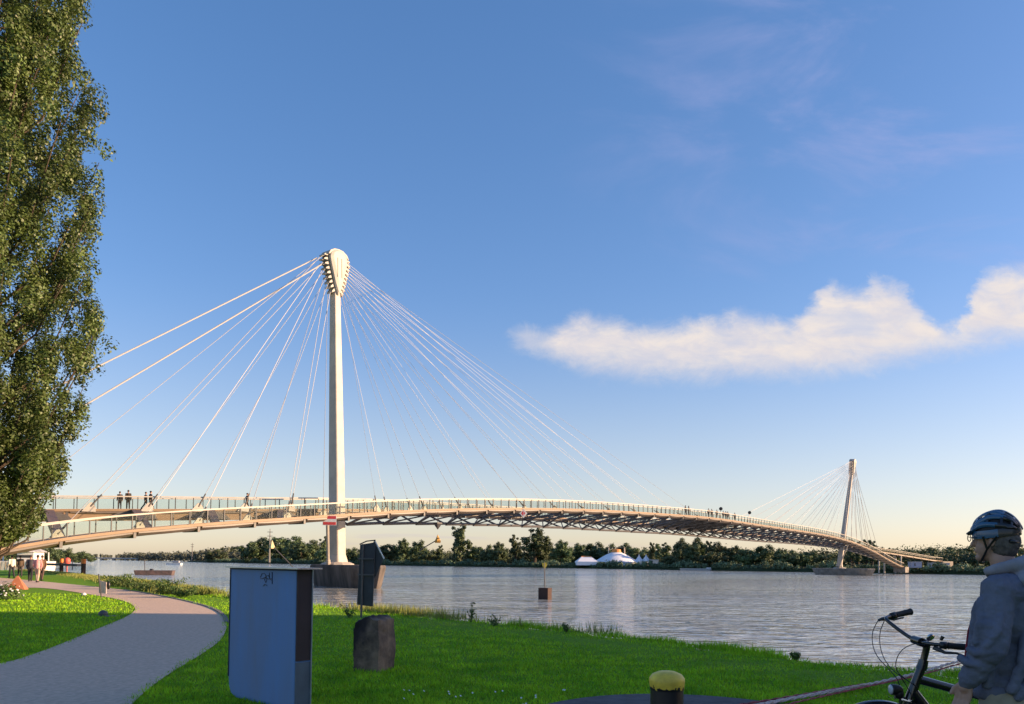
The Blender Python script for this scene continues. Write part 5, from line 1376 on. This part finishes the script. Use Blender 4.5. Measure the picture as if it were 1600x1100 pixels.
# jacket
b = MB()
ell(b, (-.025, 0, 1.30), (.155, .205, .215)); ell(b, (.015, 0, 1.08), (.165, .19, .215)); ell(b, (.0, 0, .955), (.155, .185, .10))
cap_mesh(b, (-.03, -.145, 1.425), (-.03, .145, 1.425), .095, .095); cap_mesh(b, (-.03, -.05, 1.48), (-.03, .05, 1.48), .085, .085)
cap_mesh(b, (.10, .05, 1.33), (.165, .03, .93), .06, .05); cap_mesh(b, (.10, -.07, 1.33), (.15, -.09, .93), .06, .05)
def sleeve(A):
    a0, a1, a2 = map(Vector, A); cap_mesh(b, a0, a1, .084, .068)
    e2 = a1.lerp(a2, .86); cap_mesh(b, a1, e2, .068, .056)
    # gathered folds: offset rings near the elbow and cuff
    for f, r in ((.15, .075), (.36, .070), (.58, .067), (.78, .064)):
        c = a1.lerp(e2, f) + Vector((random.uniform(-.006, .006), random.uniform(-.004, .008), 0)); d_ = (e2 - a1).normalized(); cap_mesh(b, c, c + d_ * .012, r * .97, r * .93)
    for f, r in ((.72, .080), (.86, .078)):
        c = a0.lerp(a1, f) + Vector((.006, .004, 0)); cap_mesh(b, c, c + Vector((0, 0, -.01)), r, r * .96)
    cap_mesh(b, e2, a1.lerp(a2, .99), .045, .040)
sleeve(armL); sleeve(armR)
# deep drape folds: long ridges over back, side and upper arm
def fold(pts, r): 
    for p_, q_ in zip(pts[:-1], pts[1:]): cap_mesh(b, p_, q_, r + .009, r * .85 + .009, 8)
fold([(-.07, .165, 1.40), (-.115, .14, 1.25), (-.10, .17, 1.06), (-.06, .19, .93)], .020)
fold([(-.12, .10, 1.42), (-.16, .07, 1.22), (-.13, .11, 1.0), (-.08, .16, .90)], .020)
fold([(.02, .20, 1.30), (.0, .205, 1.12), (.05, .185, .95)], .020)
fold([(.05, .265, 1.38), (.04, .315, 1.26), (.06, .315, 1.17)], .013)
fold([(-.045, .275, 1.33), (-.035, .32, 1.22), (.01, .33, 1.15)], .013)
fold([(.0, .325, 1.125), (.06, .322, 1.115), (.09, .30, 1.13)], .012)
fold([(.05, .310, 1.055), (.10, .315, 1.06), (.14, .29, 1.08)], .012)
fold([(-.14, -.02, 1.40), (-.18, -.03, 1.2), (-.15, .02, .98)], .018)
jk = fuse(b, 'jacket', hood_c, man, .006, 6, disp=.014, dsize=.07)
tx2 = bpy.data.textures.new('cloth_creases', 'MUSGRAVE'); tx2.noise_scale = .035
dm = jk.modifiers.new('creases', 'DISPLACE'); dm.texture = tx2; dm.strength = .0025; dm.mid_level = .5
b = MB()   # ribbed hem and cuffs
hr = []
for k in range(28):
    a = 2 * math.pi * k / 28; hr.append((.012 + .158 * math.cos(a), .187 * math.sin(a)))
b.loft([[Vector((x_ * f, y_ * f, z)) for x_, y_ in hr] for z, f in ((.935, 1.0), (.90, 1.01), (.862, .99), (.862, .95))], cap=True)
b.build('hem', hood_c, man, local=True, smooth=True)
# hood lying on the shoulders
b = MB()
ring = [(.085, .0, 1.503), (.075, .075, 1.528), (.01, .118, 1.543), (-.07, .115, 1.562), (-.115, .07, 1.585), (-.125, 0, 1.592), (-.115, -.07, 1.585), (-.07, -.115, 1.562), (.01, -.118, 1.538), (.075, -.075, 1.528), (.085, 0, 1.503)]
rr = [.018, .024, .032, .038, .040, .040, .040, .038, .032, .024, .018]
for (p_, q_, r0, r1) in zip(ring[:-1], ring[1:], rr[:-1], rr[1:]): cap_mesh(b, p_, q_, r0, r1)
ell(b, (-.145, .0, 1.50), (.06, .14, .11)); ell(b, (-.11, .07, 1.485), (.07, .10, .06)); ell(b, (-.11, -.07, 1.485), (.07, .10, .06)); ell(b, (-.17, .0, 1.38), (.04, .10, .07))
fuse(b, 'hood', mat('hood_fabric', (.27, .265, .30), .95, var=.1, vscale=9, spec=.15), man, .007, 5, disp=.008, dsize=.05)
b = MB(); b.tube([(.10, .06, 1.43), (.15, .03, 1.34), (.188, .035, 1.2), (.206, .035, 1.05), (.20, .03, .93)], .005, 6); b.build('red_lining', cloth((.30, .03, .05)), man, local=True, smooth=True)
b = MB(); b.tube([(-.165, -.03, 1.02), (-.18, -.06, .99), (-.17, -.09, .96)], .012, 8); b.build('pocket_edge', hood_c, man, local=True, smooth=True)
b = MB(); cap_mesh(b, (0, .07, .82), (0, -.07, .82), .13, .13)
for hp, kn, ft in zip(hips, knees, feet): cap_mesh(b, Vector(hp) - Vector((0, 0, .06)), kn, .112, .088); cap_mesh(b, kn, Vector(ft) + Vector((0, 0, .03)), .088, .075)
fuse(b, 'trousers', cloth((.30, .26, .19)), man, .009, 4, disp=.012, dsize=.08)
for ft in feet: b = MB(); cap_mesh(b, Vector(ft) + Vector((-.035, 0, -.025)), Vector(ft) + Vector((.17, 0, -.035)), .05, .042); b.build('shoe', black_p, man, local=True, smooth=True)
# hair under the helmet
b = MB(); ell(b, HD + Vector((-.035, 0, -.012)), (.082, .083, .082)); ell(b, HD + Vector((-.04, 0, -.055)), (.062, .068, .055))
fuse(b, 'hair', hair_m, man, .006, 3, disp=.008, dsize=.012)
# glasses
b = MB()
for s in (-1, 1):
    c = HD + Vector((.118, s * .034, .008)); b.tube([c + Vector((0, .024 * math.cos(a), .019 * math.sin(a))) for a in [2 * math.pi * k / 16 for k in range(17)]], .0022, 6)
    b.tube([c + Vector((0, s * .025, .006)), HD + Vector((.09, s * .073, .008)), HD + Vector((.0, s * .086, .006)), HD + Vector((-.03, s * .084, -.01))], .0022, 6)
b.tube([HD + Vector((.118, -.011, .01)), HD + Vector((.122, 0, .013)), HD + Vector((.118, .011, .01))], .0022, 6); b.build('glasses', black_p, man, local=True)
# helmet
helm = bpy.data.objects.new('helmet', None); COL.objects.link(helm); helm.parent = man
tilt = Matrix.Rotation(R(6), 3, 'Y')
HC = HD + Vector((-.004, 0, .032)); hx, hy, hz_ = .113, .099, .122
def hp_(th, ph, k=1.0):     # th: front-back arc (0 = front rim, pi = back rim), ph: lateral position
    x_ = hx * math.cos(th) * k; rad = math.sin(th); y_ = hy * math.sin(ph) * (rad ** .55) * k if rad > 0 else 0; z_ = hz_ * rad * math.cos(ph) * k
    return HC + tilt @ Vector((x_, y_, z_))
b = MB(); rings = []
for i in range(9):
    a = math.pi / 2 * i / 8; rings.append([HC + tilt @ Vector((hx * .93 * math.cos(a) * math.cos(t_), hy * .93 * math.cos(a) * math.sin(t_), hz_ * .92 * math.sin(a) - .004)) for t_ in [2 * math.pi * k / 32 for k in range(32)]])
b.loft(rings); b.build('liner', mat('helmet_liner', (.012, .012, .014), .7), helm, local=True, smooth=True)
helm_blue = mat('helmet_blue', (.03, .105, .20), .32, var=.1, coat=.3); helm_dark = mat('helmet_dark', (.02, .018, .02), .35, coat=.3)
NR = 7; ph_c = [R(-68 + 136 * i / (NR - 1)) for i in range(NR)]; wv = R(8.6)
for i, pc in enumerate(ph_c):
    b = MB(); rings = []; n = 26
    for j in range(n + 1):
        th = R(10) + R(160) * j / n; w = wv * (.80 + .35 * abs(math.cos(th)))
        swirl = R(5) * math.sin(th * 2) * (1 if i % 2 else -1)
        kk = 1.0 + .012 * math.sin(th * 6 + i)
        rings.append([hp_(th, pc + swirl - w, .955 * kk), hp_(th, pc + swirl - w * .7, 1.03 * kk), hp_(th, pc + swirl, 1.05 * kk), hp_(th, pc + swirl + w * .7, 1.03 * kk), hp_(th, pc + swirl + w, .955 * kk)])
    b.loft(rings)
    for fi, f in enumerate(b.f):
        cx = sum(b.v[v][0] for v in f) / len(f)
        cz = sum(b.v[v][2] for v in f) / len(f)
        if cx < HC.x - .05 + .5 * (HC.z + .09 - cz) * (1 if i % 2 else .6) + .012 * math.sin(i * 2.3): b.m[fi] = 1
    auto(b.build('shell_rib', [helm_blue, helm_dark], helm, local=True), 50)
for thv in (R(52), R(84), R(118), R(146)):    # cross bridges between ribs
    b = MB(); rings = []
    for k in range(21):
        ph = R(-70) + R(140) * k / 20; rings.append([hp_(thv - R(4), ph, .95), hp_(thv - R(3), ph, 1.02), hp_(thv + R(3), ph, 1.02), hp_(thv + R(4), ph, .95)])
    b.loft(rings); auto(b.build('cross_bridge', helm_blue if thv < 1.2 else helm_dark, helm, local=True), 50)
b = MB(); rings = []   # lower rim band
for k in range(41):
    t_ = 2 * math.pi * k / 40; c_, s_ = math.cos(t_), math.sin(t_); dz = -.014 * abs(s_) + .0
    rings.append([HC + tilt @ Vector((hx * c_ * q, hy * s_ * q, z + dz)) for q, z in ((.93, -.012), (1.0, -.014), (1.03, .006), (1.0, .028), (.93, .024))])
b.loft(rings, cap=False)
for fi, f in enumerate(b.f):
    cx = sum(b.v[v][0] for v in f) / len(f)
    if cx < HC.x - .03: b.m[fi] = 1
auto(b.build('rim', [helm_blue, helm_dark], helm, local=True), 50)
b = MB(); vis = [(.0, -.08), (.028, -.055), (.038, 0), (.028, .055), (.0, .08)]
b.loft([[HC + tilt @ Vector((hx * .90 + a, c, z - a * .35 + .018)) for a, c in vis] for z in (0, .008)]); bevel(b.build('visor', mat('visor_grey', (.10, .12, .15), .4), helm, local=True), .003, 2)
b = MB()
for s in (-1, 1):
    for x_ in (.035, -.03): b.tube([HC + Vector((x_, s * .098, -.02)), HD + Vector((.018, s * .079, -.055)), HD + Vector((.065, s * .02, -.118))], .0055, 6)
b.tube([HD + Vector((.065, -.02, -.118)), HD + Vector((.068, 0, -.123)), HD + Vector((.065, .02, -.118))], .006, 6); b.build('strap', black_p, helm, local=True)
b = MB(); b.tube([HC + Vector((-.085, s * .07, -.045)) if abs(s) == 1 else HC + Vector((-.100, s * .06, -.05)) for s in (-1, -.4, .4, 1)], .010, 8); b.build('adjuster', helm_dark, helm, local=True, smooth=True)

# ------------------------------------------------------------------ bicycle
BY = 4.75
bp_ = at(1447, 1000, BY); bike = empty('bicycle', (bp_.x + .31, BY + .07, 0), 'black city bicycle with swept handlebar and headlight held beside the man', 'bicycle', rz=R(181))
bike.rotation_euler = (R(-4), 0, R(181))
fm = mat('bicycle_black', (.010, .010, .011), .25, var=.1, coat=.5)
V3 = Vector
b = MB(); b.tube([V3((.41, 0, .74)), V3((.345, 0, .93))], [.030, .026], 14)
b.tube([V3((.365, 0, .865)), V3((.0, 0, .77)), V3((-.20, 0, .70))], [.027, .025, .022], 12)
b.tube([V3((.395, 0, .79)), V3((.2, 0, .55)), V3((0, 0, .28))], [.034, .034, .032], 12); b.tube([V3((0, 0, .28)), V3((-.22, 0, .80))], .018, 12)
for s in (-1, 1): b.tube([V3((0, s * .035, .28)), V3((-.5, s * .06, .35))], .011, 8); b.tube([V3((-.19, s * .03, .69)), V3((-.5, s * .06, .35))], .009, 8)
auto(b.build('frame', fm, bike, local=True), 50)
b = MB(); b.tube([V3((.41, 0, .73)), V3((.415, 0, .70))], .036, 12)
for s in (-1, 1): b.tube([V3((.415, s * .052, .71)), V3((.47, s * .055, .5)), V3((.60, s * .055, .35))], [.020, .016, .011], 8)
b.box((.415, 0, .705), (.06, .12, .05)); b.build('fork', fm, bike, local=True)
b = MB(); b.tube([V3((.345, 0, .925)), V3((.335, 0, .955)), V3((.33, 0, .985))], [.032, .030, .028], 14); b.tube([V3((.335, 0, .96)), V3((.315, 0, 1.05)), V3((.315, 0, 1.085))], [.020, .020, .024], 12)
b.tube([V3((.315, 0, 1.082)), V3((.365, 0, 1.098))], [.026, .028], 12); b.tube([V3((.368, -.045, 1.10)), V3((.368, .045, 1.10))], .026, 12); auto(b.build('stem', fm, bike, local=True), 40)
barR = [V3((.368, 0, 1.10)), V3((.372, -.07, 1.105)), V3((.40, -.12, 1.13)), V3((.455, -.20, 1.19)), V3((.45, -.245, 1.205)), V3((.40, -.275, 1.212)), V3((.24, -.33, 1.235))]
barL = [V3((.368, 0, 1.10)), V3((.372, .08, 1.10)), V3((.36, .14, 1.105)), V3((.30, .19, 1.105)), V3((.16, .23, 1.10))]
b = MB(); b.tube(smooth_line(barR, 2), .0115, 10); b.tube(smooth_line(barL, 2), .0115, 10); b.build('handlebar', fm, bike, local=True, smooth=True)
def grip(p, q):
    b = MB(); d = q - p; b.tube([p, p + d * .04, p + d * .1, p + d * .5, p + d * .88, p + d * .96, p + d], [.016, .021, .018, .0195, .020, .023, .017], 14); auto(b.build('grip', rubber, bike, local=True), 40)
    b = MB(); b.tube([p - d * .24, p - d * .02], [.020, .023], 12); b.build('shifter', black_p, bike, local=True, smooth=True)
grip(V3((.365, -.287, 1.217)), V3((.235, -.332, 1.236))); grip(V3((.30, .19, 1.105)), V3((.15, .233, 1.10)))
b = MB(); b.tube([V3((.41, -.27, 1.205)), V3((.46, -.28, 1.19)), V3((.475, -.285, 1.183))], [.014, .010, .008], 8)
b.tube([V3((.42, -.275, 1.20)), V3((.36, -.31, 1.185)), V3((.28, -.34, 1.195))], [.009, .007, .005], 8); b.build('brake_lever', steel_d, bike, local=True, smooth=True)
b = MB(); b.tube([V3((.345, .13, 1.085)), V3((.30, .17, 1.06)), V3((.25, .20, 1.062)), V3((.16, .24, 1.03)), V3((.155, .243, 1.022))], [.016, .009, .007, .006, .008], 8); b.build('brake_lever', steel_d, bike, local=True, smooth=True)
b = MB(); Mb = Matrix.Rotation(R(60), 3, 'X') @ Matrix.Rotation(R(12), 3, 'Y'); b.lathe([(.024, 0), (.025, .008), (.018, .016), (.006, .021)], V3((.345, .10, 1.135)), 18, M=Mb); b.build('bell', chrome, bike, local=True, smooth=True)
b = MB(); b.tube([V3((.30, .125, 1.125)), V3((.29, .13, 1.15))], [.008, .011], 8); b.build('bell_lever', black_p, bike, local=True)
def bcable(pts, r=.0028): b = MB(); b.tube(smooth_line([V3(p) for p in pts], 3), r, 6); b.build('control_cable', black_p, bike, local=True, smooth=True)
bcable([(.475, -.285, 1.183), (.53, -.26, 1.10), (.545, -.18, .98), (.50, -.05, .90), (.47, 0, .84), (.46, 0, .70)])
bcable([(.44, -.265, 1.195), (.49, -.24, 1.10), (.51, -.16, .98), (.49, -.05, .90), (.42, .03, .85), (.38, .03, .82)])
bcable([(.38, .10, 1.09), (.44, .08, 1.10), (.50, .03, 1.04), (.50, -.02, .92), (.44, .03, .86), (.39, .03, .83)])
bcable([(.49, .02, .90), (.43, .04, .80), (.41, .04, .74)])
def wheel(c):
    w = bpy.data.objects.new('wheel', None); COL.objects.link(w); w.parent = bike; w.location = c
    def ring(r, rad, nm, m_, fl=1.0):
        b = MB(); P_ = [V3((r * math.cos(2 * math.pi * k / 48), 0, r * math.sin(2 * math.pi * k / 48))) for k in range(49)]; b.tube(P_, rad, 8, cap=False); b.build(nm, m_, w, local=True, smooth=True)
    ring(.335, .019, 'tyre', rubber); ring(.308, .010, 'rim', chrome)
    b = MB()
    for k in range(32): a = 2 * math.pi * k / 32; b.tube([V3((.02 * math.cos(a + .9), (.03 if k % 2 else -.03), .02 * math.sin(a + .9))), V3((.305 * math.cos(a), 0, .305 * math.sin(a)))], .0012, 3)
    b.build('spokes', chrome, w, local=True); b = MB(); b.tube([V3((0, -.05, 0)), V3((0, .05, 0))], .02, 10); b.build('hub', steel_g, w, local=True)
wheel((.60, 0, .355)); wheel((-.50, 0, .355))
for cx, a0, a1 in ((.60, 40, 170), (-.50, 10, 190)):
    b = MB(); rings = []
    for k in range(25):
        a = R(a0 + (a1 - a0) * k / 24); rings.append([V3((cx + (.372 + dz) * math.cos(a), y_, .355 + (.372 + dz) * math.sin(a))) for y_, dz in ((-.027, -.012), (-.018, .004), (0, .009), (.018, .004), (.027, -.012), (.018, 0), (0, .005), (-.018, 0))])
    b.loft(rings); auto(b.build('mudguard', fm, bike, local=True), 40)
b = MB(); b.tube([V3((.42, 0, .74)), V3((.46, 0, .755)), V3((.50, .0, .765)), V3((.50, 0, .745))], .007, 6); b.build('lamp_bracket', steel_g, bike, local=True)
b = MB(); b.lathe([(.012, -.045), (.026, -.03), (.033, 0), (.034, .022), (.030, .026)], V3((.50, 0, .800)), 18, M=Matrix.Rotation(R(90), 3, 'Y')); auto(b.build('headlight', black_p, bike, local=True), 40)
b = MB(); b.lathe([(.030, .026), (.026, .032), (.01, .035)], V3((.50, 0, .800)), 18, M=Matrix.Rotation(R(90), 3, 'Y')); b.build('headlight_lens', mat('lamp_lens', (.5, .52, .55), .1), bike, local=True, smooth=True)
b = MB(); b.ball((.475, .0, .775), (.028, .03, .035), 10, 8); b.build('dynamo', black_p, bike, local=True, smooth=True)
b = MB(); b.loft([[V3((x_, y_ * w_, z_)) for y_ in (-1, 1)] + [V3((x_, y_ * w_, z_ - .05)) for y_ in (1, -1)] for x_, w_, z_ in ((-.13, .02, .97), (-.2, .035, .975), (-.28, .075, .985), (-.37, .09, .985))]); bevel(b.build('saddle', rubber, bike, local=True), .015, 3)
b = MB(); b.tube([V3((-.22, 0, .80)), V3((-.26, 0, .95))], .0135, 10); b.build('seat_post', steel_g, bike, local=True)
b = MB(); b.tube([V3((0, .0, .28)), V3((0, .06, .28))], .085, 24); b.tube([V3((0, .06, .28)), V3((.15, .07, .20))], .010, 6); b.tube([V3((0, -.06, .28)), V3((-.15, -.07, .36))], .010, 6); b.build('crankset', steel_d, bike, local=True)
for p in ((.15, .12, .20), (-.15, -.12, .36)): b = MB(); b.box(p, (.09, .10, .022)); b.build('pedal', rubber, bike, local=True)
